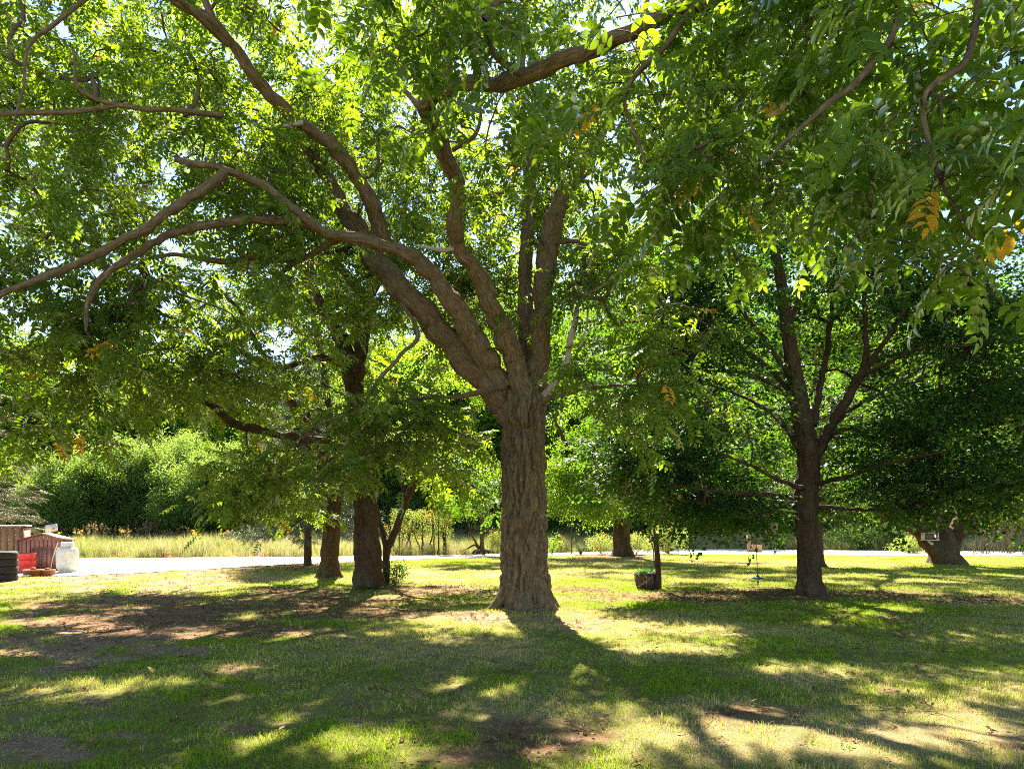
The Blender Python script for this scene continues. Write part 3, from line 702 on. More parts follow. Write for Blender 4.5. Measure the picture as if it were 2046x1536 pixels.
# ================================================================== main walnut
b0 = G(1052, 1222); bx, by = b0[0], b0[1]; b0[2] = gz(bx, by)
def W(width, D): return width / 2 / F * D
T0 = by
tr_pts = np.array([[bx, by, -.12], [bx, by, .06], [bx - .01, by, .22], [bx - .02, by, .5], P(1047, 1100, T0), P(1047, 1000, T0), P(1047, 920, T0), P(1046, 860, T0), P(1046, 800, T0), P(1060, 740, T0 + .1)])
tr_r = [.62, .545, .49, .462, .435, .415, .41, .395, .44, .34]
D = lambda l: np.array([P(*a) for a in l])
limbs = [
    (D([(1040, 840, 13.1), (990, 775, 13.0), (925, 712, 12.9), (862, 645, 12.8), (800, 575, 12.9), (745, 510, 13.1), (700, 440, 13.4), (655, 360, 13.9), (610, 290, 14.3)]), [.30, .29, .255, .235, .22, .20, .17, .14, .11]),
    (D([(1000, 770, 12.9), (955, 690, 12.5), (920, 625, 12.2), (870, 560, 12), (820, 515, 11.8), (760, 490, 11.6), (700, 478, 11.4), (650, 462, 11.2), (610, 432, 11.0), (525, 372, 10.8), (445, 340, 10.5), (350, 318, 10.2)]), [.22, .20, .175, .15, .125, .105, .095, .088, .08, .07, .058, .035]),
    (D([(1050, 800, 12.9), (1025, 700, 12.6), (1000, 645, 12.4), (975, 590, 12.1), (958, 545, 11.9), (918, 497, 11.6), (910, 440, 11.3), (918, 390, 11), (905, 330, 10.6), (872, 265, 10), (848, 222, 9.4), (862, 188, 8.8), (905, 172, 8.2), (970, 170, 7.7), (1050, 150, 7.2), (1150, 118, 6.8), (1240, 78, 6.5), (1330, 30, 6.2), (1430, -5, 5.9), (1600, -30, 5.5), (1800, -40, 5.1), (2050, -20, 4.8), (2250, 20, 4.6)]),
        [.22, .19, .175, .16, .15, .14, .128, .122, .118, .11, .10, .095, .09, .085, .08, .078, .074, .07, .06, .052, .042, .032, .02]),
    (D([(1060, 760, 13.2), (1052, 650, 13.4), (1048, 540, 13.7), (1056, 430, 14), (1060, 330, 14.2), (1040, 200, 14.6), (1050, 60, 15), (1060, -100, 15.2)]), [.20, .17, .145, .13, .11, .09, .07, .05]),
    (D([(1068, 780, 13.1), (1078, 650, 13.0), (1090, 540, 13.0), (1100, 460, 13.1), (1140, 370, 13.3), (1175, 320, 13.5), (1210, 240, 13.7), (1270, 120, 14.1), (1300, -50, 14.6)]), [.26, .215, .20, .18, .15, .13, .11, .09, .06]),
    (D([(770, 490, 12.9), (752, 430, 12.6), (728, 380, 12.3), (690, 320, 12), (640, 270, 11.7), (592, 240, 11.4), (545, 195, 11.1), (505, 145, 10.8), (465, 90, 10.5), (425, 45, 10.2), (370, 12, 9.9), (310, -20, 9.6), (200, -80, 9.2)]), [.15, .14, .13, .12, .11, .105, .098, .09, .082, .075, .065, .055, .04]),
    (D([(430, 50, 10.2), (408, 0, 10.2), (380, -70, 10.2)]), [.065, .05, .03]),
    (D([(640, 458, 11.2), (580, 440, 11), (500, 440, 10.8), (420, 452, 10.6), (340, 472, 10.4), (270, 505, 10.2), (215, 550, 10), (178, 598, 9.9), (170, 660, 9.9)]), [.08, .075, .07, .065, .062, .058, .05, .042, .02]),
    (D([(450, 345, 10.5), (400, 385, 10.3), (320, 435, 10.1), (240, 485, 9.9), (150, 530, 9.7), (60, 568, 9.5), (-60, 610, 9.3)]), [.075, .072, .07, .065, .06, .05, .035]),
    (D([(590, 520, 12), (520, 515, 11.7), (430, 522, 11.4), (340, 510, 11.2), (250, 540, 11)]), [.055, .05, .045, .035, .02]),
    (D([(690, 470, 11.4), (600, 520, 11.8), (540, 560, 12.1)]), [.06, .05, .03]),
    (D([(250, 210, 9.8), (160, 222, 9.6), (60, 225, 9.4), (-60, 228, 9.2)]), [.025, .036, .034, .03]),
    (D([(445, 230, 10.6), (350, 222, 10.1), (250, 210, 9.8), (160, 180, 9.6), (145, 95, 9.5)]), [.05, .042, .036, .03, .015]),
    (D([(180, -10, 8.6), (120, 40, 8.4), (60, 95, 8.2), (45, 180, 8.1), (20, 260, 8)]), [.03, .028, .022, .018, .01]),
    (D([(455, 90, 10.4), (330, -20, 9.3), (240, -60, 8.9), (170, -10, 8.6)]), [.05, .04, .035, .03]),
    (D([(935, 400, 11), (960, 386, 10.8), (1000, 387, 10.6), (1060, 380, 10.4)]), [.04, .033, .025, .012]),
    (D([(905, 300, 10.4), (950, 270, 10.2), (962, 225, 10), (950, 170, 9.9)]), [.035, .03, .022, .01]),
    (D([(895, 172, 8.3), (893, 120, 8.3), (905, 60, 8.3), (912, -20, 8.3)]), [.07, .058, .045, .03]),
    (D([(850, 225, 9.4), (815, 190, 9.4), (788, 165, 9.4)]), [.055, .045, .02]),
    (D([(800, 600, 12.8), (835, 672, 12.1), (800, 710, 11.9), (760, 752, 11.8), (735, 795, 11.7), (722, 830, 11.7)]), [.05, .045, .04, .035, .03, .02]),
    (D([(740, -10, 9), (775, 15, 9), (830, 60, 8.8), (895, 120, 8.4)]), [.06, .055, .05, .045]),
    (D([(1080, 800, 12.8), (1160, 780, 12), (1270, 770, 11.3), (1380, 790, 10.8), (1460, 850, 10.4)]), [.05, .036, .026, .018, .01]),
    (D([(1010, 770, 12.7), (930, 790, 12.2), (820, 800, 11.6), (690, 830, 11.2), (600, 860, 11)]), [.06, .05, .035, .025, .01]),
    (D([(1800, -38, 5.1), (1790, 50, 5.0), (1725, 150, 4.8), (1640, 222, 4.6), (1575, 275, 4.5), (1528, 330, 4.45)]), [.032, .028, .024, .021, .017, .008]),
    (D([(1960, -30, 4.9), (1930, 120, 4.7), (1850, 190, 4.5), (1870, 330, 4.4), (1950, 480, 4.3)]), [.03, .026, .022, .016, .008]),
    (D([(1400, -5, 6), (1330, 90, 5.9), (1250, 190, 5.8), (1290, 330, 5.6)]), [.035, .028, .02, .01]),
]
dead = [(D([(1085, 790, 12.9), (1125, 740, 12.6), (1138, 700, 12.5), (1146, 650, 12.4), (1158, 605, 12.35), (1172, 585, 12.3), (1178, 530, 12.3), (1190, 500, 12.3), (1203, 475, 12.3)]), [.07, .06, .055, .05, .045, .04, .028, .022, .01]),
        (D([(1170, 588, 12.3), (1205, 570, 12.1), (1240, 540, 12), (1280, 500, 11.8), (1330, 460, 11.6)]), [.03, .026, .022, .018, .01]),
        (D([(1165, 590, 12.3), (1145, 560, 12.4), (1130, 530, 12.4)]), [.02, .015, .007]),
        (D([(1175, 605, 12.3), (1172, 650, 12.2), (1158, 690, 12.2), (1150, 715, 12.2)]), [.022, .018, .014, .007]),
        (D([(912, 497, 11.6), (880, 500, 11.5), (850, 494, 11.5), (828, 489, 11.5)]), [.045, .04, .03, .01]),
        (D([(605, 245, 11.4), (565, 252, 11.3), (520, 258, 11.2)]), [.05, .035, .012])]
blobs = [(P(150, 150, 12), (3.6, 2.6, 2.6), 82), (P(330, 430, 11.5), (3.2, 2.2, 1.8), 58), (P(130, 670, 11.5), (2.9, 2.2, 1.1), 66), (P(620, 180, 12), (2.8, 2.6, 2.2), 60),
         (P(620, 600, 14), (1.6, 1.6, 1.2), 18), (P(930, 60, 12.5), (2.6, 2.6, 2.0), 42), (P(1230, 250, 13), (2.2, 2.6, 2.1), 44), (P(700, -250, 14), (6.5, 4.5, 2.2), 60),
         (P(1260, 540, 12.5), (1.2, 1.6, 1.1), 12), (P(1290, 760, 10.8), (1.6, 1.0, .8), 22), (P(780, 860, 11.6), (1.5, 1.0, .75), 22), (P(560, 930, 12), (.9, .8, .55), 9), (P(1060, 690, 11.8), (.6, .4, .5), 4),
         (P(1060, 300, 9), (1.5, 1.1, 1.1), 16), (P(860, 70, 7.3), (1.1, .9, .7), 12), (P(1340, 160, 6.4), (1.3, .9, .8), 11), (P(1480, 350, 5.6), (.9, .6, .5), 6), (P(1840, 110, 5.1), (1.0, .7, .65), 10),
         (P(1900, 350, 4.6), (.75, .45, .5), 7), (P(1650, -40, 5.8), (1.5, 1.0, .5), 9), (P(1500, -300, 7.5), (2.6, 2.4, 1.0), 18), (P(2320, 200, 5), (1, .8, .9), 7), (P(1520, 230, 11), (2.0, 2.2, 1.8), 30),
         (P(1750, 0, 12.5), (3.2, 2.6, 2.0), 42), (P(420, 720, 12), (1.6, 1.4, .6), 14), (P(-250, 400, 11), (1.8, 2.4, 2.8), 40), (P(40, 850, 12.5), (1.2, 1.2, .4), 8), (P(620, 400, 12.5), (1.8, 1.5, 1.2), 20), (P(1110, 400, 12.2), (1.4, .8, 1.6), 30), (P(1100, 640, 12.0), (.8, .5, .7), 13), (P(850, 540, 15), (1.7, 1, 1.4), 22), (P(930, 400, 16), (2.2, 1.2, 1.6), 28), (P(1060, 380, 15.5), (1.8, 1, 1.6), 22), (P(300, 90, 16), (4.2, 2, 2.4), 44), (P(1250, 400, 16), (2, 1.3, 1.8), 24), (P(560, 330, 14), (2.4, 1.5, 1.5), 26), (P(980, 500, 15), (2.2, 1, 1.6), 20), (P(1300, 640, 13), (1.5, 1.2, .9), 16), (P(900, 330, 13.2), (1.3, 1, 1.5), 14), (P(1010, 560, 14.6), (1.7, .8, 1.3), 16), (P(1180, 560, 12.3), (.8, .8, .9), 10), (P(870, 650, 12.6), (.8, .9, .8), 8)]
def rej_main(c):
    qx, qy = pix(c)
    return (np.hypot(c[:, 0] - bx, c[:, 1] - by) < 1.0) & (c[:, 2] < 7.0) & (rng.random(len(c)) < .8) | (c[:, 1] < 3.6)
walnut = make_tree('walnut_tree', 'big walnut in the middle with a furrowed trunk and limbs spreading overhead', 'tree', b0, (tr_pts, tr_r), limbs, blobs, .42,
                   M['walnut_bark'], 'walnut', 4, 5, (.45, .95), 1, True, None, 9.3, .55, (.8, 1.1), rej_main, dead=dead)
mb = MB()
for pts, r in (([[bx - .30, by - .05, .55], [bx - .46, by - .12, .30], [bx - .60, by - .18, .12], [bx - .82, by - .22, -.02]], [.12, .13, .10, .05]),
               ([[bx + .26, by - .2, .40], [bx + .44, by - .30, .14], [bx + .60, by - .36, -.04]], [.14, .12, .06]),
               ([[bx - .1, by - .28, .4], [bx - .14, by - .44, .12], [bx - .18, by - .62, -.05]], [.14, .12, .06]),
               ([[bx + .28, by + .1, .5], [bx + .48, by + .12, .18], [bx + .66, by + .1, -.04]], [.14, .12, .06])):
    p, r2 = resample(np.array(pts), r, .04); mb.tube(p, r2, 30, True, bark_disp(20, .03, .1, 5))
o = mb.build('root', M['walnut_bark'], walnut); o.location = tuple(-b0)

# ================================================================== two trees at the left
b2 = G(737, 1177); b2[2] = gz(b2[0], b2[1]); t2 = b2[1]
limbs2 = [(D([(705, 780, t2), (698, 715, t2), (680, 670, t2 + .2), (650, 620, t2 + .4), (620, 560, t2 + .8), (600, 470, t2 + 1)]), [.22, .2, .18, .15, .12, .08]),
          (D([(712, 760, t2), (722, 680, t2), (735, 610, t2 - .2), (700, 560, t2 - .4), (665, 520, t2 - .6), (640, 480, t2 - .8), (600, 400, t2 - .8)]), [.2, .16, .14, .12, .1, .09, .06]),
          (D([(705, 745, t2), (670, 722, t2 - .3), (640, 714, t2 - .5), (600, 722, t2 - .7), (563, 735, t2 - .9), (525, 722, t2 - 1.1), (485, 706, t2 - 1.2), (425, 678, t2 - 1.4)]), [.11, .09, .085, .08, .075, .065, .05, .03]),
          (D([(715, 900, t2), (640, 880, t2 - .8), (560, 868, t2 - 1.6), (480, 850, t2 - 2.2), (430, 815, t2 - 2.6), (385, 790, t2 - 2.9), (330, 775, t2 - 3.1), (250, 765, t2 - 3.3)]), [.10, .10, .095, .09, .08, .07, .05, .025]),
          (D([(430, 815, t2 - 2.6), (385, 800, t2 - 2.8), (330, 800, t2 - 3), (280, 815, t2 - 3.2)]), [.05, .045, .035, .02]),
          (D([(722, 880, t2), (790, 860, t2 - .6), (870, 850, t2 - 1), (950, 880, t2 - 1.2)]), [.07, .055, .04, .02]),
          (D([(735, 600, t2), (790, 480, t2 + .5), (820, 350, t2 + 1), (830, 200, t2 + 1.2)]), [.12, .1, .07, .04])]
blobs2 = [(P(540, 760, 17), (2.3, 1.8, 1.1), 30), (P(690, 560, 18), (2.6, 2, 1.7), 34), (P(520, 950, 15.8), (1.1, .9, .75), 16), (P(880, 880, 17), (1.4, 1.4, .9), 16), (P(760, 320, 18.5), (3.6, 2.6, 2.6), 48),
          (P(310, 760, 14.8), (1.6, 1.2, .5), 16), (P(960, 640, 18), (1.6, 1.6, 1.4), 18), (P(470, 1000, 15.5), (.5, .5, .3), 3), (P(620, 900, 16.5), (1.0, .8, .6), 9)]
def rej_near(bxx, byy, rad, zt): return lambda c: ((np.abs(c[:, 0] - bxx) < rad) & (c[:, 1] < byy + .6) & (c[:, 2] < zt))
tr2 = make_tree('walnut_tree', 'thick straight walnut trunk with a fern and a leaning stem at its foot', 'tree', b2,
    (np.array([[b2[0], t2, -.1], [b2[0], t2, .12], P(736, 1140, t2), P(733, 1090, t2), P(730, 1020, t2), P(724, 950, t2), P(716, 860, t2), P(708, 770, t2)]), [.56, .44, .365, .325, .30, .27, .25, .22]),
    limbs2, blobs2, .45, M['dark_bark'], 'walnut', 4, 6, (.45, .95), 3, droop=.5, scl=(.85, 1.2), reject=rej_near(b2[0], t2, .7, 2.4))
b3 = G(660, 1157); b3[2] = gz(b3[0], b3[1]); t3 = b3[1]
limbs3 = [(D([(672, 980, t3), (655, 930, t3), (620, 860, t3 + .2), (588, 815, t3 + .3), (550, 765, t3 + .3), (505, 715, t3 + .2), (450, 690, t3), (420, 670, t3)]), [.17, .15, .13, .12, .11, .10, .07, .04]),
          (D([(672, 990, t3), (690, 960, t3), (712, 940, t3 - .2), (760, 900, t3 - .4)]), [.16, .13, .1, .05]),
          (D([(668, 960, t3), (660, 850, t3 + .4), (640, 700, t3 + .8), (600, 520, t3 + 1), (560, 350, t3 + 1)]), [.16, .14, .12, .09, .05]),
          (D([(560, 775, t3), (470, 610, t3), (430, 600, t3 - .2), (360, 640, t3 - .5)]), [.07, .06, .05, .03])]
blobs3 = [(P(400, 690, 20.5), (2.8, 2, 1.5), 34), (P(520, 480, 21), (3.8, 2.6, 2.2), 46), (P(590, 985, 20), (.9, .8, .45), 7), (P(330, 750, 19.5), (2.0, 1.2, .6), 18), (P(500, 250, 21), (4, 3, 2.2), 36), (P(760, 760, 22), (1.8, 1.6, 1.6), 22), (P(560, 600, 22.5), (2.6, 1.5, 1.4), 26), (P(180, 330, 22), (4.2, 3, 3.6), 62), (P(700, 150, 22.5), (4, 3, 3), 46)]
make_tree('walnut_tree', 'dark walnut trunk leaning slightly beside the thicker trunk with the fern', 'tree', b3,
    (np.array([[b3[0], t3, -.1], [b3[0], t3, .12], P(659, 1125, t3), P(661, 1080, t3), P(666, 1030, t3), P(672, 985, t3), P(670, 940, t3)]), [.47, .36, .285, .26, .24, .21, .14]),
    limbs3, blobs3, .5, M['dark_bark'], 'walnut', 4, 6, (.5, 1.0), 5, scl=(.9, 1.25), reject=rej_near(b3[0], t3, .8, 2.2))
# leaning forked stem
b4 = G(772, 1172); t4 = b4[1] - .05; b4[2] = gz(b4[0], t4)
make_tree('leaning_tree', 'slender forked tree leaning right from the foot of the thick walnut trunk', 'tree', (b4[0], t4, b4[2]),
    (np.array([[b4[0], t4, -.05], [b4[0] + .0, t4, .2], P(772, 1110, t4), P(775, 1080, t4)]), [.13, .10, .10, .12]),
    [(D([(772, 1095, t4), (790, 1060, t4), (808, 1010, t4 - .1), (830, 970, t4 - .2), (865, 940, t4 - .4), (900, 925, t4 - .6)]), [.11, .105, .10, .095, .08, .04]),
     (D([(772, 1095, t4), (762, 1060, t4 + .1), (752, 1010, t4 + .2), (745, 960, t4 + .3), (748, 900, t4 + .4)]), [.08, .07, .06, .045, .02]),
     (D([(812, 1000, t4 - .1), (800, 950, t4 - .1), (790, 900, t4 - .2), (795, 850, t4 - .2)]), [.04, .035, .03, .015]),
     (D([(880, 935, t4 - .5), (930, 960, t4 - .3), (985, 1010, t4), (1030, 1035, t4 + .2)]), [.05, .035, .025, .01])],
    [(P(930, 950, t4), (1.2, 1.0, .6), 13), (P(800, 900, t4), (.9, .8, .7), 8), (P(980, 1000, t4 + 1), (.7, .7, .3), 4)], .4, M['dark_bark'], 'maple', 3, 4, (.3, .7), 8, scl=(.7, 1.0))

# ================================================================== maple at the right
b5 = G(1619, 1192); b5[2] = gz(b5[0], b5[1]); t5 = b5[1]
limbs5 = [(D([(1610, 950, t5), (1650, 872, t5 - .1), (1690, 800, t5 - .2), (1722, 742, t5 - .3), (1730, 690, t5 - .4), (1727, 600, t5 - .5), (1740, 500, t5 - .6)]), [.13, .12, .105, .09, .06, .05, .03]),
          (D([(1720, 750, t5 - .3), (1752, 705, t5 - .6), (1790, 650, t5 - .9), (1825, 575, t5 - 1.2), (1880, 490, t5 - 1.5)]), [.08, .07, .06, .05, .025]),
          (D([(1724, 752, t5 - .3), (1770, 728, t5 - .8), (1830, 700, t5 - 1.3), (1920, 690, t5 - 1.8), (2040, 680, t5 - 2.2)]), [.045, .04, .035, .03, .02]),
          (D([(1640, 895, t5), (1670, 865, t5), (1705, 858, t5 - .2), (1740, 872, t5 - .4), (1800, 880, t5 - .7)]), [.05, .045, .04, .03, .02]),
          (D([(1605, 850, t5), (1580, 800, t5 - .1), (1540, 765, t5 - .3), (1480, 745, t5 - .6), (1400, 740, t5 - .9)]), [.08, .06, .05, .04, .02]),
          (D([(1595, 800, t5), (1545, 745, t5 + .1), (1490, 700, t5 + .2), (1430, 650, t5 + .3), (1370, 590, t5 + .4)]), [.07, .06, .05, .04, .02]),
          (D([(1592, 770, t5), (1530, 680, t5 - .4), (1470, 600, t5 - .8), (1430, 500, t5 - 1)]), [.06, .05, .035, .02]),
          (D([(1600, 1010, t5), (1570, 993, t5 - .1), (1530, 988, t5 - .4), (1470, 985, t5 - .8), (1390, 975, t5 - 1.1), (1300, 960, t5 - 1.2)]), [.08, .07, .06, .05, .035, .02]),
          (D([(1605, 1000, t5), (1560, 1012, t5 - .5), (1520, 1030, t5 - .9), (1455, 1032, t5 - 1.2)]), [.06, .045, .035, .02]),
          (D([(1620, 1010, t5), (1680, 1015, t5 - .2), (1750, 1018, t5 - .5), (1830, 1015, t5 - .8)]), [.06, .045, .035, .02]),
          (D([(1618, 980, t5), (1560, 960, t5 - 1), (1500, 930, t5 - 2), (1430, 900, t5 - 2.8)]), [.06, .05, .035, .02]),
          (D([(1618, 970, t5), (1700, 950, t5 - 1), (1800, 920, t5 - 2), (1900, 900, t5 - 3)]), [.06, .05, .035, .02]),
          (D([(1600, 900, t5), (1560, 840, t5 + 1), (1500, 800, t5 + 2), (1400, 760, t5 + 3)]), [.08, .07, .05, .03]),
          (D([(1615, 900, t5), (1700, 820, t5 + 1), (1800, 760, t5 + 2), (1900, 700, t5 + 3)]), [.08, .07, .05, .03]),
          (D([(1572, 660, t5), (1600, 580, t5), (1615, 500, t5), (1600, 380, t5)]), [.08, .06, .05, .03]),
          (D([(1625, 850, t5), (1640, 760, t5 + .4), (1660, 640, t5 + .8), (1670, 480, t5 + 1)]), [.09, .08, .06, .04])]
blobs5 = [(P(1620, 560, 16.2), (3.8, 3.2, 2.6), 150), (P(1440, 840, 15.4), (2.4, 1.8, 1.35), 62), (P(1850, 850, 15.2), (2.7, 1.9, 1.5), 84), (P(1240, 930, 15.8), (1.5, 1.3, .85), 38), (P(1300, 720, 16), (1.8, 1.4, 1.2), 34), (P(1500, 640, 14.8), (1.4, .8, 1.0), 18), (P(1420, 995, 15.8), (1.6, 1.4, .40), 32),
          (P(1760, 985, 15.6), (2.0, 1.6, .45), 38), (P(1700, 330, 17), (3.8, 3.4, 2.4), 90), (P(2010, 660, 14.8), (2.3, 2, 2.2), 60), (P(1990, 960, 14.8), (1.6, 1.4, .5), 26), (P(2250, 800, 14), (1.6, 2, 2), 22),
          (P(1380, 620, 15.5), (1.6, 1.6, 1.4), 26), (P(1620, 1000, 17.2), (2.2, .9, .4), 14), (P(1180, 1010, 16.5), (.6, .8, .35), 6), (P(1620, 840, 20.5), (4.6, 1.6, 1.5), 66), (P(1290, 860, 19.5), (1.8, 1.5, 1.1), 32), (P(1330, 790, 22), (2.2, 1.5, 1.0), 24)]
def rej5(c):
    qx, qy = pix(c); tx = np.interp(qy, [430, 650, 830, 1000, 1190], [1540, 1572, 1600, 1612, 1620])
    return ((np.abs(qx - tx) < 55) & (c[:, 1] < t5 + .5) & (qy > 470)) | ((np.abs(qx - 1690) < 45) & (c[:, 1] < t5) & (qy > 650) & (qy < 880)) | (c[:, 2] < 1.62)
make_tree('maple_tree', 'dense dark green maple right of the planter with low sweeping boughs', 'tree', b5,
    (np.array([[b5[0], t5, -.1], [b5[0], t5, .1], [b5[0] - .02, t5, .35], P(1616, 1110, t5), P(1611, 1050, t5), P(1608, 1000, t5), P(1614, 950, t5), P(1614, 900, t5), P(1602, 830, t5), P(1586, 745, t5), P(1572, 650, t5), P(1560, 560, t5), P(1545, 480, t5 + .1), P(1530, 360, t5 + .2), P(1540, 200, t5 + .3)]),
     [.42, .31, .268, .25, .24, .28, .25, .225, .21, .185, .15, .125, .10, .07, .03]),
    limbs5, blobs5, .48, M['maple_bark'], 'maple', 4, 5, (.4, .9), 12, droop=.25, scl=(.85, 1.2), reject=rej5, jit=.3)

# ================================================================== trees further back
b6 = G(1244, 1111); t6 = b6[1]
make_tree('maple_tree', 'maple with a pale lit trunk behind the planter at the edge of the gravel road', 'tree', (b6[0], t6, 0),
    (np.array([[b6[0], t6, -.1], [b6[0], t6, .12], P(1243, 1090, t6), P(1242, 1050, t6), P(1240, 980, t6), P(1238, 900, t6), P(1230, 780, t6)]), [.75, .58, .46, .42, .36, .28, .12]),
    [(D([(1240, 1010, t6), (1200, 960, t6 - .5), (1140, 900, t6 - 1), (1100, 820, t6 - 1.2)]), [.2, .17, .12, .06]), (D([(1240, 1000, t6), (1290, 940, t6), (1340, 880, t6), (1370, 790, t6)]), [.2, .17, .12, .06])],
    [(P(1235, 830, t6), (4.2, 3.2, 3.2), 80), (P(1240, 1010, t6 - 1), (3.4, 2.4, .6), 34), (P(1130, 960, t6 - 1), (2, 1.6, 1.2), 16), (P(1180, 560, t6 + 1), (5.5, 3.5, 4.5), 80), (P(960, 720, t6 + 1), (3, 2.5, 3), 34)], .75, M['maple_bark'], 'far', 5, 3, (.4, .9), 20, scl=(.9, 1.3), reject=lambda c: (np.abs(c[:, 0] - b6[0]) < .7) & (c[:, 2] < 2.2))
b7 = G(962, 1107); t7 = b7[1]
b9 = G(1628, 1131); t9 = b9[1]
make_tree('maple_tree', 'second maple standing directly behind the trunk of the dense maple', 'tree', (b9[0], t9, 0),
    (np.array([[b9[0], t9, -.1], [b9[0], t9, .12], P(1628, 1090, t9), P(1630, 1000, t9), P(1632, 900, t9), P(1634, 800, t9), P(1640, 650, t9)]), [.5, .38, .30, .28, .26, .24, .14]),
    [(D([(1632, 880, t9), (1560, 780, t9 - .5), (1490, 700, t9 - 1), (1440, 600, t9 - 1.2)]), [.15, .12, .09, .05]), (D([(1632, 860, t9), (1710, 760, t9), (1790, 680, t9), (1850, 580, t9)]), [.15, .12, .09, .05])],
    [(P(1630, 700, t9 + .5), (6.0, 3.2, 3.6), 120), (P(1450, 900, t9), (2.6, 2, 1.2), 22), (P(1800, 900, t9), (2.6, 2, 1.2), 22), (P(1600, 960, t9 + 1), (3, 1.5, .8), 16)], .75, M['maple_bark'], 'far', 5, 3, (.4, .9), 26, scl=(.8, 1.1), reject=lambda c: (c[:, 2] < 2.4))
rt = make_tree('young_tree', 'small leafy tree on an upturned root left of the big walnut trunk', 'tree', (b7[0], t7, 0),
    (np.array([[b7[0], t7, -.05], [b7[0] + .0, t7, .3], P(963, 1080, t7), P(962, 1050, t7), P(964, 1020, t7)]), [.30, .16, .10, .09, .06]),
    [(D([(960, 1098, t7), (950, 1082, t7 - .1), (942, 1065, t7 - .1), (935, 1040, t7 - .1)]), [.07, .06, .05, .03]), (D([(958, 1098, t7), (948, 1088, t7 - .2), (935, 1095, t7 - .3), (918, 1102, t7 - .4)]), [.07, .06, .05, .035])],
    [(P(935, 1000, t7), (1.7, 1.3, .9), 18), (P(970, 960, t7), (1.3, 1.2, .9), 12)], .5, M['dark_bark'], 'far', 4, 3, (.3, .7), 24, scl=(.6, .9))
mb = MB()
for k in range(9):
    a = random.uniform(0, 6.28); e = np.array([math.cos(a), math.sin(a) * .6, 0]) * random.uniform(.5, 1.0)
    mb.tube(resample([[0, 0, .15], [e[0] * .5, e[1] * .5, .22], [e[0], e[1], random.uniform(-.02, .1)]], [.11, .08, .03], .1)[0], np.linspace(.11, .03, 20)[:len(resample([[0, 0, .15], [e[0] * .5, e[1] * .5, .22], [e[0], e[1], 0]], [.1, .1, .1], .1)[0])] if False else .06, 6)
mb.build('root', M['dark_bark'], rt)

# old split trunk willow at the right with three stems
b8 = G(1888, 1131); t8 = b8[1]; b8[2] = gz(b8[0], t8)
make_tree('willow_tree', 'old thick tree with a short furrowed trunk splitting into three stems carrying a small shelf', 'tree', b8,
    (np.array([[b8[0], t8, -.1], [b8[0], t8, .12], P(1886, 1110, t8), P(1884, 1095, t8), P(1883, 1080, t8), P(1881, 1066, t8), P(1878, 1050, t8)]), [.76, .64, .54, .50, .50, .42, .25]),
    [(D([(1872, 1105, t8), (1858, 1082, t8), (1838, 1062, t8 - .1), (1815, 1048, t8 - .2), (1790, 1035, t8 - .3), (1740, 1010, t8 - .5)]), [.36, .34, .29, .26, .2, .1]),
     (D([(1880, 1100, t8), (1872, 1070, t8 + .1), (1862, 1040, t8 + .1), (1855, 1000, t8 + .2), (1850, 930, t8 + .3)]), [.38, .36, .33, .28, .15]),
     (D([(1895, 1105, t8), (1905, 1080, t8), (1918, 1050, t8), (1932, 1020, t8 + .1), (1955, 970, t8 + .2), (1970, 900, t8 + .3)]), [.36, .34, .32, .30, .22, .12])],
    [(P(1880, 900, 27.3), (3.6, 2.8, 1.9), 56), (P(1900, 740, 28), (5.5, 3.6, 3.0), 70), (P(2000, 1005, 26.5), (1.6, 1.4, .45), 12), (P(1780, 990, 27), (1.6, 1.4, .5), 12)], .7, M['dark_bark'], 'far', 5, 3, (.4, .9), 30, scl=(.7, 1.0), reject=lambda c: (np.abs(c[:, 0] - b8[0]) < 1.0) & (c[:, 2] < 2.6) & (c[:, 1] < t8 + 1))

# ================================================================== spruces
def spruce(label, x, y, h, rad, z0, key, tr, blen=1.0, nb=20, low=None, name='spruce_tree'):
    root = thing(name, label, 'tree', (x, y, 0)); mb = MB()
    p, r = resample([[0, 0, -.1], [0, 0, h * .3], [.05, 0, h]], [tr, tr * .75, .03], .15); mb.tube(p, r, 14, True, bark_disp(22, .02, .06, 3)); mb.build('trunk', M['dark_bark'], root)
    mb = MB(); pos = []; dd = []
    z = z0; k = 0
    while z < h - .2:
        R_ = rad * (1 - (z - z0) / (h - z0)) ** .8 + .15
        for j in range(6):
            a = k * 2.4 + j * 6.283 / 6 + random.uniform(-.3, .3); L = R_ * random.uniform(.75, 1.1); d = np.array([math.cos(a), math.sin(a), 0])
            t = np.linspace(0, 1, 9)[:, None]; pa = np.array([0, 0, z]) + d * L * t + np.array([0, 0, 1]) * (-.42 * L * t + .22 * L * t ** 2.5) * (1.1 if low is None else low)
            mb.tube(pa, np.linspace(.035, .008, 9), 4, False); n = int(nb * L)
            if n < 2: continue
            tt = .12 + .88 * rng.random(n); sd_ = rng.choice([-1, 1], n); lat = np.array([-d[1], d[0], 0])
            q = np.stack([np.interp(tt, t[:, 0], pa[:, c]) for c in range(3)], -1)
            pos.append(q + rng.normal(size=(n, 3)) * .03 + (lat * (sd_ * rng.random(n) * (1 - tt) * .3 * L)[:, None])); dd.append(d * .6 + lat * sd_[:, None] * .6 + rng.normal(size=(n, 3)) * .2 + [0, 0, -.35])
        z += random.uniform(.22, .34); k += 1
    mb.build('branch', M['twig'], root)['kind'] = 'stuff'
    pos = np.concatenate(pos); dd = np.concatenate(dd)
    scatter('crown', pos, eulers(frames(dd, np.array([0, 0, 1.]) + rng.normal(size=dd.shape) * .3)), rng.uniform(.8, 1.25, len(pos)), key, root); return root
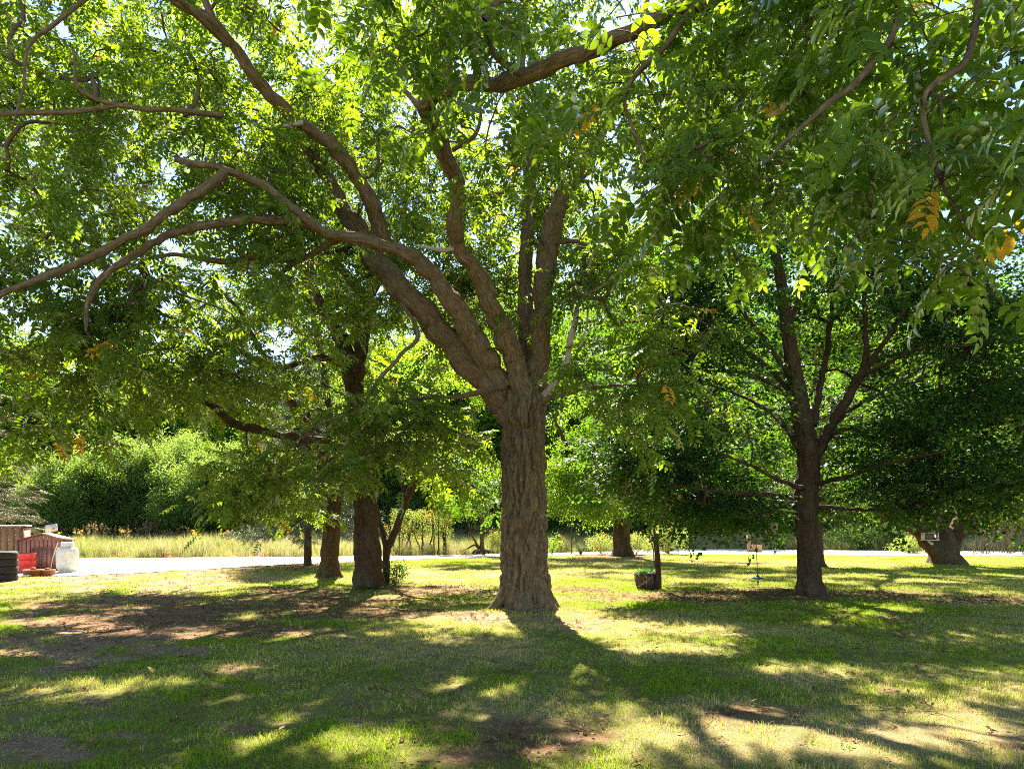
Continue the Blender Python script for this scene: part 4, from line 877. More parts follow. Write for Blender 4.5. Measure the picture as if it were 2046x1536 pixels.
s1 = G(615, 1129); spruce('slim grey trunked spruce with low blue green boughs beside the gravel road', s1[0], s1[1], 9.5, 2.9, 2.0, 'spruce', .16, nb=22, low=1.5)
spruce('big olive brown spruce drooping over the sheds at the left', -25.6, 30.5, 13, 4.3, 1.2, 'spruce_brown', .25, nb=12)

# ================================================================== background trees
def bg_proto(seed, key, ntr, squat=1.0, low=.12):
    global rng
    rng = np.random.default_rng(seed)
    mb = MB(); p, r = resample([[0, 0, -.02], [.01, 0, .3], [-.01, .01, .7]], [.035, .022, .010], .02); mb.tube(p, r, 9)
    tmesh = mb.mesh('trunk', M['dark_bark'])
    bl = [((0, 0, .62), (.30 * squat, .30 * squat, .36), ntr)] + [((math.cos(a) * .17 * squat, math.sin(a) * .17 * squat, low + .16 + .3 * rng.random()), (.16 * squat, .16 * squat, .17), ntr // 4) for a in np.arange(0, 6.2, 1.05)]
    cl = dart(bl, .055); paths, desc = grow(p[3:], cl); mb = MB(); wood(mb, paths, desc, .0010)
    bmesh_ = mb.mesh('branch', M['dark_bark'])
    n = len(cl); c = np.repeat(cl, 10, 0) + rng.normal(size=(n * 10, 3)) * .034
    return dict(key=key, trunk=tmesh, branch=bmesh_, pts=c)
def bg_tree(pr, name, label, x, y, h, wscale, sprsc, group, rz):
    root = thing(name, label, 'tree', (x, y, 0), rz, group); root.scale = (1, 1, 1)
    for nm, me in (('trunk', pr['trunk']), ('branch', pr['branch'])):
        o = link(nm, me, root); o.scale = (h * wscale, h * wscale, h)
        if nm == 'branch': o['kind'] = 'stuff'
    pts = pr['pts'] * np.array([h * wscale, h * wscale, h]); k = len(pts)
    # the light gaps hold for these crowns as well
    cw, sw = math.cos(rz), math.sin(rz); wp = np.stack([pts[:, 0] * cw - pts[:, 1] * sw + x, pts[:, 0] * sw + pts[:, 1] * cw + y, pts[:, 2]], -1)
    ff = lit_factor(wp); keep = ff > rng.random(k) * .7; pts = pts[keep]; k = len(pts)
    e = np.stack([rng.normal(size=k) * .5, rng.normal(size=k) * .5, rng.random(k) * 6.283], -1)
    scatter('crown', pts, e, sprsc * rng.uniform(.8, 1.3, k), pr['key'], root); return root
pa = bg_proto(101, 'far', 110); pb = bg_proto(102, 'far', 130, 1.25, .08); pc = bg_proto(103, 'willow', 130, 1.35, .0); pd = bg_proto(104, 'willow', 110, 1.5, .0)
rng = np.random.default_rng(9)
WL = ['grey green bushy willow just right of the white tank', 'rounded sage willow second from the spruce at the left', 'tallest pale topped willow of the left thicket', 'broad willow with a pale crown facing the gravel yard',
      'dense willow left of the low walnut boughs', 'willow half hidden behind the low walnut boughs', 'willow behind the slim spruce', 'willow at the far left behind the brown sheds']
for i, (px, D_, h, ws) in enumerate([(150, 47, 6.6, 1.1), (235, 49, 7.6, 1.0), (335, 50, 8.8, .95), (405, 47.5, 6.4, 1.1), (475, 50, 7.8, 1.0), (545, 52, 7.2, 1.05), (640, 53, 7.5, 1.0), (40, 49, 7.6, 1.1)]):
    p_ = P(px, 1045, D_); bg_tree([pc, pd][i % 2], 'willow_shrub', WL[i] + ', behind the tall grass', p_[0], p_[1], h, ws, 1.35, 'willows behind the tall grass', i * 1.7)
TL = [(690, 62, 17, 1.0), (790, 58, 18, .95), (880, 64, 24, .95), (975, 57, 17, 1.0), (1060, 66, 27, .85), (1150, 60, 20, 1.0), (1270, 64, 26, .9), (1370, 58, 20, 1.0), (1470, 66, 28, .85), (1580, 60, 21, .95), (1690, 64, 26, .85), (1800, 58, 20, .95), (1920, 65, 25, .9), (2040, 60, 20, .95), (2150, 64, 22, .95), (520, 68, 14, 1.1), (380, 66, 18, 1.0), (200, 64, 20, 1.0), (60, 66, 21, .95), (-90, 60, 19, 1.0), (600, 74, 18, 1.0)]
WT = ['low woodland tree at the back just left of the thick left walnut trunk', 'woodland tree at the back above the overgrown hedge', 'tall woodland tree at the back between hedge and upturned root', 'low woodland tree at the back right above the upturned root',
      'tall woodland tree at the back hidden by the big walnut trunk', 'woodland tree at the back above the thin stake', 'tall woodland tree behind the pale lit maple trunk', 'lower woodland tree at the back above the road right of the planter',
      'tallest woodland tree at the back between swing and planter', 'woodland tree at the back above the hanging birdhouse', 'tall woodland tree at the back just right of the maple trunk', 'woodland tree at the back above the russet shrub',
      'tall woodland tree at the back behind the split willow trunk', 'woodland tree at the back behind the bare brush', 'tall woodland tree at the back beyond the right edge', 'woodland tree at the back above the tall grass by the slim spruce',
      'woodland tree at the back rising over the pale topped willow', 'woodland tree at the back over the sage willows', 'tall woodland tree behind the olive brown spruce', 'woodland tree at the far left behind the board shed', 'woodland tree deep at the back behind the dark leaning walnut trunk']
for i, (px, D_, h, ws) in enumerate(TL):
    p_ = P(px, 1045, D_)
    where = 'seen left of the big walnut trunk' if px < 1000 else 'seen between the big walnut and the maple' if px < 1560 else 'seen right of the maple trunk'
    bg_tree([pa, pb][i % 2], 'woodland_tree', WT[i], p_[0], p_[1], h, ws, 2.0, 'woodland trees at the back ' + where, i * 2.1)

for i, (px, D_, h, ws) in enumerate([(700, 53, 3.6, 1.4), (800, 54, 4.2, 1.3), (900, 53, 3.4, 1.4), (1000, 55, 4.4, 1.3), (1110, 53, 3.8, 1.4), (1210, 54, 3.6, 1.5), (1310, 53, 4.2, 1.4), (1410, 55, 3.6, 1.5), (1510, 52, 4.0, 1.4), (1620, 54, 3.0, 1.5), (1740, 55, 2.8, 1.5), (1860, 54, 3.0, 1.5), (1980, 55, 3.4, 1.4), (2090, 53, 3.2, 1.4)]):
    p_ = P(px, 1045, D_)
    bg_tree([pc, pd][i % 2], 'thicket_shrub', ['sage shrub behind the tall grass left of the overgrown hedge', 'sage shrub behind the left half of the overgrown hedge', 'sage shrub behind the right end of the overgrown hedge', 'sage shrub behind the tall grass at the big walnut trunk', 'sage shrub behind the thin stake', 'sage shrub behind the pale lit maple trunk',
      'sage shrub behind the leaning planter post', 'sage shrub behind the grass halfway from planter to swing', 'sage shrub behind the swing rope and birdhouse', 'low sage shrub behind the maple trunk', 'low sage shrub behind the pale rounded shrub', 'low sage shrub behind the split willow trunk', 'sage shrub behind the bare brush', 'sage shrub at the right edge behind the bare brush'][i], p_[0], p_[1], h, ws, 1.1, 'sage shrubs behind the tall grass', i * 1.3)
# low bushes
def bush(name, label, x, y, r, h, key, n, sc, stems=7, group=None, cat='bush'):
    root = thing(name, label, cat, (x, y, gz(x, y)), 0, group); mb = MB(); pts = []
    for k in range(n):
        d = rng.normal(size=3); d /= np.linalg.norm(d); q = d * rng.random() ** .4; pts.append([q[0] * r, q[1] * r, h * .55 + q[2] * h * .45])
    pts = np.array(pts)
    for k in range(stems):
        e = pts[k % n]; mb.tube(resample([[0, 0, -.02], e * [.45, .45, .5], e], [.02, .012, .004], .1)[0], .010 * max(1, r), 4, False)
    mb.build('stem', M['twig'], root)['kind'] = 'stuff'
    scatter('crown', pts, np.stack([rng.normal(size=n) * .6, rng.normal(size=n) * .6, rng.random(n) * 6.28], -1), sc * rng.uniform(.8, 1.2, n), key, root); return root
def gb(px, py): g = G(px, py); return g[0], g[1]
bush('shrub', 'young yellow green shrub left of the pale lit maple trunk', *gb(1202, 1107), .8, 1.1, 'shrub', 60, 1.4, 9)
bush('shrub', 'yellow green shrub against the right side of the pale lit maple trunk', *gb(1272, 1108), .6, 1.2, 'shrub', 45, 1.3, 8)
bush('shrub', 'loose shrub with dark red stems right of the leaning planter post', *gb(1335, 1106), 1.2, 1.7, 'shrub', 110, 1.5, 26)
bush('shrub', 'small bright shrub just left of the planter post', *gb(1293, 1104), .45, .7, 'shrub', 25, 1.2, 6)
bush('shrub', 'yellow green shrub half hidden by the left side of the big walnut trunk', *gb(992, 1103), .6, 1.3, 'shrub', 50, 1.3, 7)
bush('shrub', 'low dark shrub just right of the big walnut trunk by the road', *gb(1103, 1108), .4, 1.1, 'far', 16, .8, 8)
bush('shrub', 'pale rounded shrub beyond the road right of the maple trunk', *gb(1722, 1097), 2.6, 1.5, 'willow', 90, 1.5, 9)
bush('shrub', 'russet shrub beyond the road right of the pale rounded shrub', *gb(1778, 1098), 1.1, 1.1, 'russet', 60, 1.6, 9)
bush('shrub', 'low bright green shrub left of the split willow trunk', *gb(1828, 1105), 1.3, .8, 'shrub', 80, 1.7, 9)
bush('shrub', 'small green shrub beyond the road just left of the maple trunk', *gb(1580, 1096), 1.0, .8, 'shrub', 50, 1.6, 6)
bush('shrub', 'tall yellowish shrub beyond the road right of the maple trunk', *gb(1690, 1090), 1.3, 2.3, 'shrub', 110, 2.0, 9)
bush('shrub', 'bushy yellow green shrub at the right edge beyond the bare brush', *gb(2040, 1090), 1.6, 2.8, 'shrub', 120, 2.0, 9)
bush('ivy_bush', 'dark small leaved bush at the foot of the leaning tree', b4[0] + .28, t4 - .1, .36, .62, 'ivy', 46, .8, 8)
# spiky plant
root = thing('yucca', 'small spiky dark plant beside the thin stake', 'plant', (*gb(1160, 1108), 0))
for k in range(14):
    a = k * 2.4; r_ = random.uniform(.15, .6); mb = MB(); mb.tube(resample([[0, 0, -.02], [math.cos(a) * r_ * .5, math.sin(a) * r_ * .5, .35], [math.cos(a) * r_, math.sin(a) * r_, .62 - r_ * .3]], [.03, .025, .004], .1)[0], np.linspace(.035, .006, len(resample([[0, 0, -.02], [math.cos(a) * r_ * .5, math.sin(a) * r_ * .5, .35], [math.cos(a) * r_, math.sin(a) * r_, .62 - r_ * .3]], [.03, .025, .004], .1)[0])), 4)
    mb.build('blade', M['fern'], root)
# overgrown hedge
hx, hy = gb(842, 1107); root = thing('hedge', 'overgrown hedge of vine wrapped stems left of the small tree on its upturned root', 'hedge', (hx, hy, 0))
for k in range(15):
    x0 = -1.5 + 3.0 * k / 14 + random.uniform(-.08, .08); mb = MB()
    p, r = resample([[x0, random.uniform(-.2, .2), -.05], [x0 + random.uniform(-.1, .1), 0, .35], [x0 + random.uniform(-.25, .25), random.uniform(-.1, .1), 1.1], [x0 + random.uniform(-.4, .4), 0, 2.1]], [.12, .05, .035, .015], .12); mb.tube(p, r, 7); mb.build('stem', M['dark_bark'], root)
pts = np.stack([rng.uniform(-1.6, 1.6, 190), rng.uniform(-.4, .4, 190), .95 + 1.5 * rng.random(190) ** .8], -1); p2 = np.stack([rng.uniform(-1.6, 1.6, 60), rng.uniform(-.3, .3, 60), rng.random(60) * .9], -1); pts = np.concatenate([pts, p2])
scatter('crown', pts, np.stack([rng.normal(size=250) * .6, rng.normal(size=250) * .6, rng.random(250) * 6.28], -1), 1.3 * rng.uniform(.7, 1.2, 250), 'shrub', root)
# bare brush at the right
for i, (px, py, n, h) in enumerate([(1965, 1107, 9, 2.6), (2005, 1106, 10, 3.0), (2060, 1108, 9, 3.2)]):
    x0, y0 = gb(px, py); root = thing('bare_bush', ['bare stemmed bush right of the split willow trunk', 'tangle of bare dark stems between the other two bare bushes at the right', 'bare stemmed bush at the right edge of the lawn'][i], 'bush', (x0, y0, 0), 0, 'bare brush at the right edge')
    for k in range(n):
        a = random.uniform(0, 6.28); l_ = random.uniform(.5, 1.4); e = np.array([math.cos(a) * l_, math.sin(a) * l_, h * random.uniform(.7, 1)]); mb = MB(); b_ = random.uniform(.1, .7)
        p, r = resample([[math.cos(a) * b_, math.sin(a) * b_ * .6, -.05], e * [.6, .6, .45], e], [.026, .018, .006], .15); mb.tube(p, r, 5)
        for q in range(5):
            s_ = p[random.randrange(len(p) // 3, len(p))]; mb.tube(np.array([s_, s_ + rng.normal(size=3) * .18 + [0, 0, .15], s_ + rng.normal(size=3) * .35 + [0, 0, .3]]), [.012, .008, .004], 4, False)
        mb.build('stem', M['twig'], root)

# tall grass and flowers behind the road
def band(name, key, n, f, sc):
    x = rng.uniform(-58, 62, n); lo = np.interp(x, [-60, -22, -8, -2, 4, 9, 24, 70], [31.6, 32.7, 34.6, 36.8, 39.8, 45.2, 42.3, 36.2]); y = f(x, lo, n)
    k = n; scatter(name, np.stack([x, y, np.zeros(k)], -1), np.stack([rng.normal(size=k) * .05, rng.normal(size=k) * .05, rng.random(k) * 6.28], -1), sc * rng.uniform(.6, 1.15, k) * np.clip((y - lo) * .5 + .35, .3, 1.1) * (.5 + 1.0 * fbm(np.stack([x * .55, y * .55], -1), 3, 95)), key, None, np.clip(fbm(np.stack([x * .3, y * .3], -1), 3, 91) * 1.1 - .1, 0, 1))
band('tall_grass', 'tall', 15000, lambda x, lo, n: lo + rng.random(n) ** .8 * 15, .95)
band('seed_heads', 'seed', 1000, lambda x, lo, n: lo + 9 + rng.random(n) * 5, 1.0)
band('goldenrod_flowers', 'gold', 150, lambda x, lo, n: lo + 2 + rng.random(n) * 9, 1.0)

# ================================================================== fern, planter, post
root = thing('fern', 'green fern arching at the foot of the thick walnut trunk', 'plant', (b2[0] + .12, t2 - .62, gz(b2[0], t2 - .6)))
fm = fern_frond(M['fern'])
for k in range(9):
    o = link('frond', fm, root); o.rotation_euler = (random.uniform(-.2, .3), 0, k * .72 + random.uniform(-.2, .2) + 2.2); s_ = random.uniform(.7, 1.15); o.scale = (s_,) * 3
M['stone'] = flat_mat('clay_stone', (.13, .08, .055), .85, 0, 9, .5, .01)
M['old_wood'] = flat_mat('weathered_wood', (.26, .19, .13), .85, 0, 14, .5, .006)
M['iron'] = flat_mat('rusty_iron', (.07, .05, .045), .6, .5, 20, .5, .002)
M['soil'] = flat_mat('dark_soil_and_hole_shade', (.07, .05, .035), .95, 0, 30, .4, .01)  # tub soil; also the painted shade of the birdhouse opening
px0, py0 = gb(1292, 1176); pz = gz(px0, py0)
pl = thing('planter', 'dark rounded stave tub holding ferny greens at the foot of the leaning post', 'planter', (px0, py0, pz))
for k in range(16):
    a = k / 16 * 2 * math.pi; mb = MB(); pr_ = [(.235, 0), (.285, .12), (.315, .30), (.33, .42)]
    V = []; 
    for (r_, z_) in pr_:
        for dr, da in ((0, -.185), (0, .185), (-.028, .185), (-.028, -.185)):
            V.append([(r_ + dr) * math.cos(a + da), (r_ + dr) * math.sin(a + da), z_])
    Q = [[0, 3, 2, 1], [12, 13, 14, 15]]
    for i in range(3):
        for j in range(4): Q.append([i * 4 + j, i * 4 + (j + 1) % 4, i * 4 + 4 + (j + 1) % 4, i * 4 + 4 + j])
    mb.add(V, Q); mb.build('stave', M['stone'], pl, False)
for z_, r_ in ((.09, .279), (.36, .332)):
    MB().lathe([(r_, z_), (r_ + .006, z_ + .001), (r_ + .008, z_ + .034), (r_, z_ + .035), (r_, z_)], n=32).build('hoop', M['iron'], pl)
MB().lathe([(0.0, .37), (.29, .36)], n=20).build('soil', M['soil'], pl)
MB().box((-.10, -.335, .22), (.05, .03, .46), Matrix.Rotation(math.radians(52), 3, 'Y')).build('slat', M['old_wood'], pl)
fp = thing('planter_greens', 'bushy ferny greens growing in the stave tub', 'plant', (px0 - .02, py0, pz + .37))
for k in range(46):
    o = link('frond', fm, fp); o.rotation_euler = (random.uniform(-.3, .9), random.uniform(-.4, .4), k * 2.4); s_ = random.uniform(.4, .8); o.scale = (s_,) * 3; o.location = (math.cos(k * 2.4) * .1, math.sin(k * 2.4) * .1, 0)
# leaning pump post with a hanging hose
ps = thing('garden_post', 'old dark leaning post with an iron bracket and a rope hanging down its left side', 'post', (px0 + .26, py0 - .30, gz(px0 + .26, py0 - .3)))
mb = MB(); p, r = resample([[0, 0, -.1], [-.05, 0, .9], [-.10, 0, 1.30]], [.075, .066, .06], .04); mb.tube(p, r, 18, True, bark_disp(26, .02, .12, 4)); mb.build('shaft', M['dark_bark'], ps)
mb = MB(); p, r = resample([[-.10, 0, 1.28], [-.13, 0, 1.6], [-.165, .0, 2.02]], [.035, .03, .028], .05); mb.tube(p, r, 9); mb.build('rod', M['iron'], ps)
MB().box((-.11, 0, 1.30), (.17, .14, .13)).build('collar', M['iron'], ps)
mb = MB(); mb.tube(resample([[-.16, -.02, 1.38], [-.24, -.03, 1.46], [-.20, -.03, 1.60], [-.15, 0, 1.66]], [.02] * 4, .03)[0], .022, 8); mb.tube(resample([[-.24, -.03, 1.46], [-.26, -.03, 1.56], [-.23, -.02, 1.7]], [.02] * 3, .03)[0], .03, 8); mb.build('bracket', M['iron'], ps)
mb = MB(); mb.tube(resample([[-.23, -.03, 1.46], [-.24, -.03, 1.3], [-.16, -.05, 1.05], [-.15, -.07, .8], [-.12, -.09, .6], [-.08, -.09, .55]], [.01] * 6, .02)[0], .013, 8); mb.build('rope', M['iron'], ps)
MB().box((-.165, 0, 2.03), (.24, .03, .025)).build('crossbar', M['iron'], ps)

# disc swing
M['blue'] = flat_mat('blue_plastic', (.01, .08, .28), .75, 0, 4, .15, .0005)
M['rope'] = flat_mat('rope', (.16, .14, .11), .9, 0, 40, .4, .004)
sx, sy = gb(1514, 1176); top = P(1508, 1030, sy)
sw = thing('disc_swing', 'blue disc swing hanging on a thin rope from a maple bough', 'swing', (sx, sy, .28))
MB().lathe([(0, -.02), (.09, -.028), (.145, -.005), (.155, .012), (.14, .022), (.06, .03), (.035, .06), (.02, .085), (0, .09)], n=28).build('seat', M['blue'], sw)
mb = MB(); tz = top - np.array([sx, sy, .28]); mb.tube(resample([[0, 0, .07], [tz[0] * .5, 0, tz[2] * .5], [tz[0], 0, tz[2]]], [.01] * 3, .15)[0], .010, 6); mb.build('rope', M['rope'], sw)
mb = MB(); mb.tube(resample([[0, 0, -.02], [.015, 0, -.06], [-.015, 0, -.10], [.012, 0, -.14], [-.01, 0, -.19]], [.012] * 5, .01)[0], .015, 7); mb.lathe([(0, -.14), (.03, -.12), (.032, -.10), (0, -.085)], n=10); mb.build('knot', M['rope'], sw)

# hanging birdhouse
M['tan_wood'] = flat_mat('tan_wood', (.50, .33, .18), .75, 0, 16, .3, .002)
bhp = P(1545, 1068, 15.3); bh = thing('birdhouse', 'small tan hanging birdhouse between the swing rope and the maple trunk', 'birdhouse', tuple(bhp))
MB().box((0, 0, .13), (.15, .15, .24)).build('box', M['tan_wood'], bh, False)
mb = MB(); mb.box((0, 0, .262), (.19, .20, .02)); mb.build('roof', M['old_wood'], bh, False)
mb = MB(); mb.lathe([(.001, 0), (.022, 0), (.022, .006), (.001, .006)], (0, -.076, .16), 14, Matrix.Rotation(math.pi / 2, 3, 'X')); mb.build('entrance_shade_disc', M['soil'], bh)  # dark disc on the solid box, painting the shade of an opening
MB().box((0, 0, -.0), (.10, .10, .02)).build('base', M['iron'], bh, False)
MB().tube([[0, 0, .27], [0, 0, .5], [0, 0, .95]], .005, 5).build('wire', M['iron'], bh)

# feeder shelf on the split willow
M['white_wood'] = flat_mat('faded_white_wood', (.62, .58, .48), .7, 0, 18, .3, .002)
fd = P(1858, 1078, t8 - .62); fb = thing('bird_feeder', 'small open fronted white framed bird feeder fixed on the split willow trunk', 'bird feeder', tuple(fd))
MB().box((0, .10, .14), (.46, .02, .26)).build('back', M['old_wood'], fb, False)
for s_ in (-1, 1): MB().box((s_ * .27, 0, .145), (.035, .20, .29)).build('side', M['white_wood'], fb, False)
MB().box((0, 0, -.012), (.60, .24, .03)).build('shelf', M['white_wood'], fb, False)
MB().box((0, -.02, .315), (.68, .34, .035), Matrix.Rotation(math.radians(-8), 3, 'X')).build('roof', M['dark_bark'], fb, False)
MB().box((0, -.085, .268), (.50, .025, .03)).build('rail', M['white_wood'], fb, False)
MB().box((.09, .12, -.10), (.08, .30, .06), Matrix.Rotation(math.radians(30), 3, 'X')).build('bracket', M['white_wood'], fb, False)

# stake, wooden post and log at the road
x0, y0 = gb(1142, 1107); st = MB().tube([[0, 0, -.1], [.01, 0, .8], [0, 0, 1.75]], .035, 7).build('stake', M['iron'])
st.location = (x0, y0, 0); tag(st, 'thin dark stake standing by the spiky plant at the road', 'stake')
x0, y0 = gb(1494, 1103); wp = MB().box((0, 0, .5), (.17, .15, 1.1), Matrix.Rotation(math.radians(-3), 3, 'Y')).build('wooden_post', M['old_wood'], None, False)
wp.location = (x0, y0 - .2, 0); tag(wp, 'short square weathered post beside the tan stump at the road', 'post')
mb = MB(); p, r = resample([[0, 0, -.05], [0, 0, .2], [0.02, 0, .45]], [.36, .32, .31], .05); mb.tube(p, r, 26, True, bark_disp(14, .03, .08, 2)); sp = mb.build('tree_stump', M['tan_wood'])
sp.location = (x0 + .55, y0 + .1, 0); tag(sp, 'low tan tree stump beside the short weathered post at the road', 'stump')

# ================================================================== sheds and clutter at the left
M['brown_metal'] = flat_mat('brown_metal', (.30, .13, .10), .5, .1, 5, .25, .001)
M['brown_metal2'] = flat_mat('brown_metal_trim', (.20, .095, .07), .5, .1, 5, .2, .001)
M['brown_wood'] = flat_mat('brown_boards', (.34, .19, .10), .75, 0, 9, .3, .002)
M['roof_white'] = flat_mat('pale_roof', (.62, .60, .57), .6, 0, 8, .2, .002)
M['rubber'] = flat_mat('tyre_rubber', (.035, .033, .032), .8, 0, 15, .3, .003)
M['red'] = flat_mat('red_paint', (.62, .025, .02), .4, 0, 6, .25, .001)
M['tank'] = flat_mat('chalky_white_paint', (.72, .70, .66), .55, 0, 5, .15, .001, c2=(.55, .52, .42))
M['rust'] = flat_mat('orange_rust', (.42, .12, .045), .75, .2, 12, .6, .004, c2=(.14, .07, .045))
M['black'] = flat_mat('black_rubber', (.02, .02, .02), .6)
# small metal shed: front gable towards the lawn
sxx, syy = gb(83, 1141); wS = 1.38; hE = 1.10; hR = 1.30; dS = 1.5
sh = thing('metal_shed', 'low brown ribbed metal shed with a shallow gable roof behind the red barrel', 'shed', (sxx, syy, 0), math.radians(24))
n = 11
for k in range(n):
    xa = -wS / 2 + wS * k / n; xb = xa + wS / n - .012; ra = hR - abs(xa) / (wS / 2) * (hR - hE); rb = hR - abs(xb) / (wS / 2) * (hR - hE)
    V = [[xa, 0, 0], [xb, 0, 0], [xb, 0, rb], [xa, 0, ra], [xa + .004, -.010, 0], [xb - .012, -.010, 0], [xb - .012, -.010, rb - .01], [xa + .004, -.010, ra - .01]]
    MB().add(V, [[0, 3, 2, 1], [4, 5, 6, 7], [0, 4, 7, 3], [1, 2, 6, 5], [3, 7, 6, 2], [0, 1, 5, 4]]).build('panel', M['brown_metal'], sh, False)
for s_ in (-1, 1):
    MB().box((s_ * wS / 2, dS / 2, hE / 2), (.02, dS, hE)).build('side_wall', M['brown_metal'], sh, False)
    L_ = math.hypot(wS / 2 + .05, hR - hE); an = math.atan2(hR - hE, wS / 2) * s_
    MB().box((s_ * (wS / 4 + .02), dS / 2 - .03, (hR + hE) / 2 + .02), (L_ + .02, dS + .12, .03), Matrix.Rotation(an, 3, 'Y')).build('roof_sheet', M['brown_metal2'], sh, False)
MB().box((0, dS, hE / 2), (wS, .02, hE)).build('back_wall', M['brown_metal'], sh, False)
dr = MB().box((.04, -.045, .40), (.58, .02, .80)).build('door', M['brown_metal'], sh, False)
for xx in (-.27, -.13, .01, .15, .29): MB().box((xx + .03, -.06, .40), (.045, .014, .78)).build('rib', M['brown_metal2'], dr, False)
MB().box((.04, -.055, .825), (.66, .035, .03)).build('door_frame', M['brown_metal2'], sh, False)
for s_ in (-1, 1): MB().box((.04 + s_ * .315, -.055, .41), (.03, .035, .80)).build('door_frame', M['brown_metal2'], sh, False)
for s_ in (-1, 1): MB().box((s_ * (wS / 2 + .005), -.03, hE / 2), (.05, .03, hE)).build('corner_trim', M['brown_metal2'], sh, False)
lp = MB().tube([[0, 0, 0], [.05, .06, .5], [.16, .16, 1.02]], .014, 6).build('leaning_pole', M['white_wood']); gl = gb(100, 1143); lp.location = (*gl, 0); tag(lp, 'thin pale pole leaning on the front of the low brown metal shed', 'pole')
# board shed cut by the left edge
bxx, byy = gb(-18, 1140); bs = thing('wooden_shed', 'brown vertical board shed with a pale roof edge cut by the left edge', 'shed', (bxx, byy, 0), math.radians(28))
for k in range(9): MB().box((.82 - k * .205, 0, .78), (.195, .03, 1.56)).build('board', M['brown_wood'], bs, False)
MB().box((.94, .8, .77), (.03, 1.6, 1.54)).build('side_wall', M['brown_wood'], bs, False)
MB().box((0, .75, 1.61), (2.0, 1.8, .06)).build('roof', M['roof_white'], bs, False)
MB().box((.935, -.02, .78), (.06, .04, 1.55)).build('corner_trim', M['brown_metal2'], bs, False)
# tyres
gx_, gy_ = gb(4, 1160)
tprof = [(.20, 0.02), (.24, .0), (.34, .0), (.375, .02), (.385, .05), (.385, .165), (.375, .195), (.34, .215), (.24, .215), (.20, .195), (.195, .1), (.20, .02)]
TLb = ['bottom tyre of the stack at the left edge', 'second tyre from the ground in the stack at the left edge', 'tyre second from the top of the stack at the left edge', 'top tyre of the stack at the left edge, tread facing up']
for k in range(4):
    t_ = thing('tyre', TLb[k], 'tyre', (gx_ + random.uniform(-.02, .02), gy_ + random.uniform(-.02, .02), .002 + k * .217), random.uniform(0, 3), 'stacked tyres')
    MB().lathe(tprof, n=40).build('casing', M['rubber'], t_)
    for z_ in (.06, .085, .11, .135, .155): MB().lathe([(.384, z_ - .006), (.391, z_ - .004), (.391, z_ + .004), (.384, z_ + .006)], n=48).build('tread', M['rubber'], t_)
# red barrel
gx_, gy_ = gb(53, 1144); br = thing('oil_barrel', 'bright red steel barrel between the tyre stack and the low shed', 'barrel', (gx_, gy_, 0))
MB().lathe([(0, .0), (.275, .0), (.285, .015), (.28, .04), (.28, .22), (.288, .235), (.28, .25), (.28, .42), (.288, .435), (.28, .45), (.28, .64), (.29, .655), (.29, .67), (.275, .67), (.27, .655), (0, .65)], n=36).build('drum', M['red'], br)
for z_ in (.235, .435): MB().lathe([(.286, z_ - .012), (.297, z_ - .006), (.297, z_ + .006), (.286, z_ + .012)], n=36).build('hoop', M['red'], br)
# white tank
gx_, gy_ = gb(135, 1143); tk = thing('propane_tank', 'chalky white upright gas tank at the right of the low shed', 'tank', (gx_, gy_, 0))
MB().lathe([(0, .06), (.22, .07), (.31, .12), (.335, .2), (.34, .3), (.34, .70), (.325, .79), (.27, .86), (.15, .895), (0, .90)], n=40).build('shell', M['tank'], tk)
MB().lathe([(.20, .86), (.205, .88), (.205, 1.03), (.19, 1.04), (.188, .88), (.2, .86)], n=30).build('collar', M['tank'], tk)
MB().lathe([(.25, 0), (.27, 0), (.27, .10), (.25, .10), (.25, 0)], n=30).build('foot_ring', M['tank'], tk)
MB().lathe([(0, .89), (.04, .89), (.04, .96), (.06, .97), (.06, 1.0), (0, 1.0)], n=14).build('valve', M['iron'], tk)
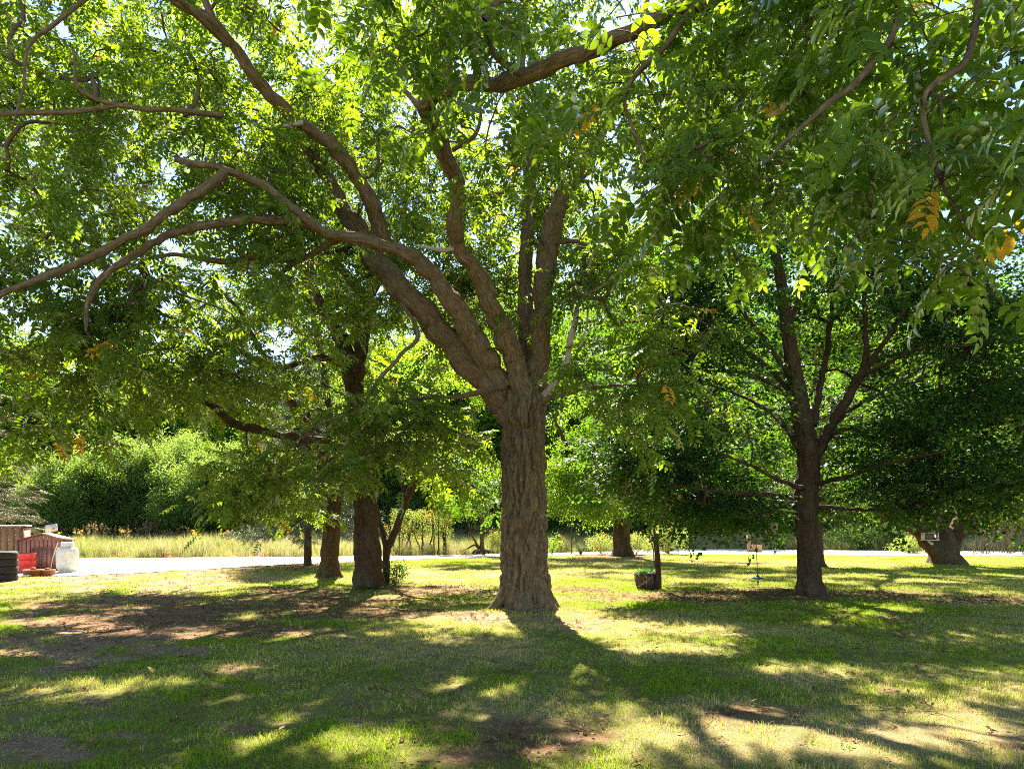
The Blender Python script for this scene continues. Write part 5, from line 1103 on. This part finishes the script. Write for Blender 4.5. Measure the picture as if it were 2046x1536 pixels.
# rusty drums
for (px, py, r_, h_, lab) in ((66, 1151, .27, .22, 'rusty orange wheel drum lying in front of the red barrel'), (94, 1150, .22, .20, 'dark rusty wheel drum lying right of the orange one')):
    gx_, gy_ = gb(px, py); d_ = thing('wheel_drum', lab, 'wheel drum', (gx_, gy_, 0), 0, 'rusty wheel drums')
    MB().lathe([(0, .0), (r_ * .9, .0), (r_, .02), (r_ * .98, h_ * .75), (r_ * 1.08, h_ * .8), (r_ * 1.08, h_), (r_ * .8, h_), (r_ * .78, h_ * .85), (0, h_ * .85)], n=28).build('drum', M['rust'], d_)
    MB().lathe([(0, h_ * .85), (r_ * .3, h_ * .85), (r_ * .27, h_ * 1.25), (r_ * .15, h_ * 1.3), (0, h_ * 1.3)], n=18).build('hub', M['rust'], d_)
    for k in range(5):
        a = k * 1.2566; MB().lathe([(.0, 0), (.016, 0), (.016, .03), (0, .035)], (math.cos(a) * r_ * .55, math.sin(a) * r_ * .55, h_ * .85), 6).build('bolt', M['iron'], d_)
gx_, gy_ = gb(42, 1153); sc_ = MB().box((0, 0, .025), (.42, .22, .05), Matrix.Rotation(.3, 3, 'Z')).box((.15, .05, .065), (.2, .14, .03), Matrix.Rotation(.9, 3, 'Z')).build('scrap_board', M['white_wood'], None, False); sc_.location = (gx_, gy_, 0); tag(sc_, 'pale scraps of board on the ground right of the tyre stack', 'scrap')
# tilted white sign on a pole behind the shed
gx_, gy_ = gb(104, 1132); sg = thing('white_sign', 'small tilted white sign on a pole behind the low shed', 'sign', (gx_, gy_, 0))
MB().tube([[0, 0, -.05], [0, 0, .8], [.01, 0, 1.45]], .02, 7).build('pole', M['iron'], sg)
MB().box((0, -.03, 1.52), (.45, .02, .27), Matrix.Rotation(math.radians(-9), 3, 'Y')).build('board', M['roof_white'], sg, False)
MB().box((.08, -.043, 1.49), (.13, .004, .03), Matrix.Rotation(math.radians(-9), 3, 'Y')).build('marking', M['iron'], sg, False)
# single yellow leaves on the lawn
M['yellow'] = leaf_mat('yellow_leaf', (.62, .40, .03), (.70, .48, .05), (.6, .4, .03), 0)
q = Leafs(); q.leaf([0, 0, 0], [0, 1, .05], [0.1, 0, 1], .13, .07, True, -.1, .5); ylm = q.mesh('leaf', M['yellow'])
for i, (px, py, lab) in enumerate([(1363, 1262, 'yellow leaf on the grass below the disc swing'), (80, 1203, 'yellow leaf on the shaded ground below the tyre stack'), (205, 1188, 'yellow leaf at the edge of the bright yard'), (246, 1303, 'yellow leaf on the bare track at the left'),
                                   (1800, 1275, 'yellow leaf on the lawn right of the maple'), (305, 1352, 'yellow leaf beside the long sunlit grass patch at the left')]):
    x0, y0 = gb(px, py); o = link('yellow_leaf', ylm); o.location = (x0, y0, gz(x0, y0) + .055); o.rotation_euler = (.35, random.uniform(-.3, .3), random.uniform(0, 6)); tag(o, lab, 'leaf', 'yellow leaves fallen on the lawn')
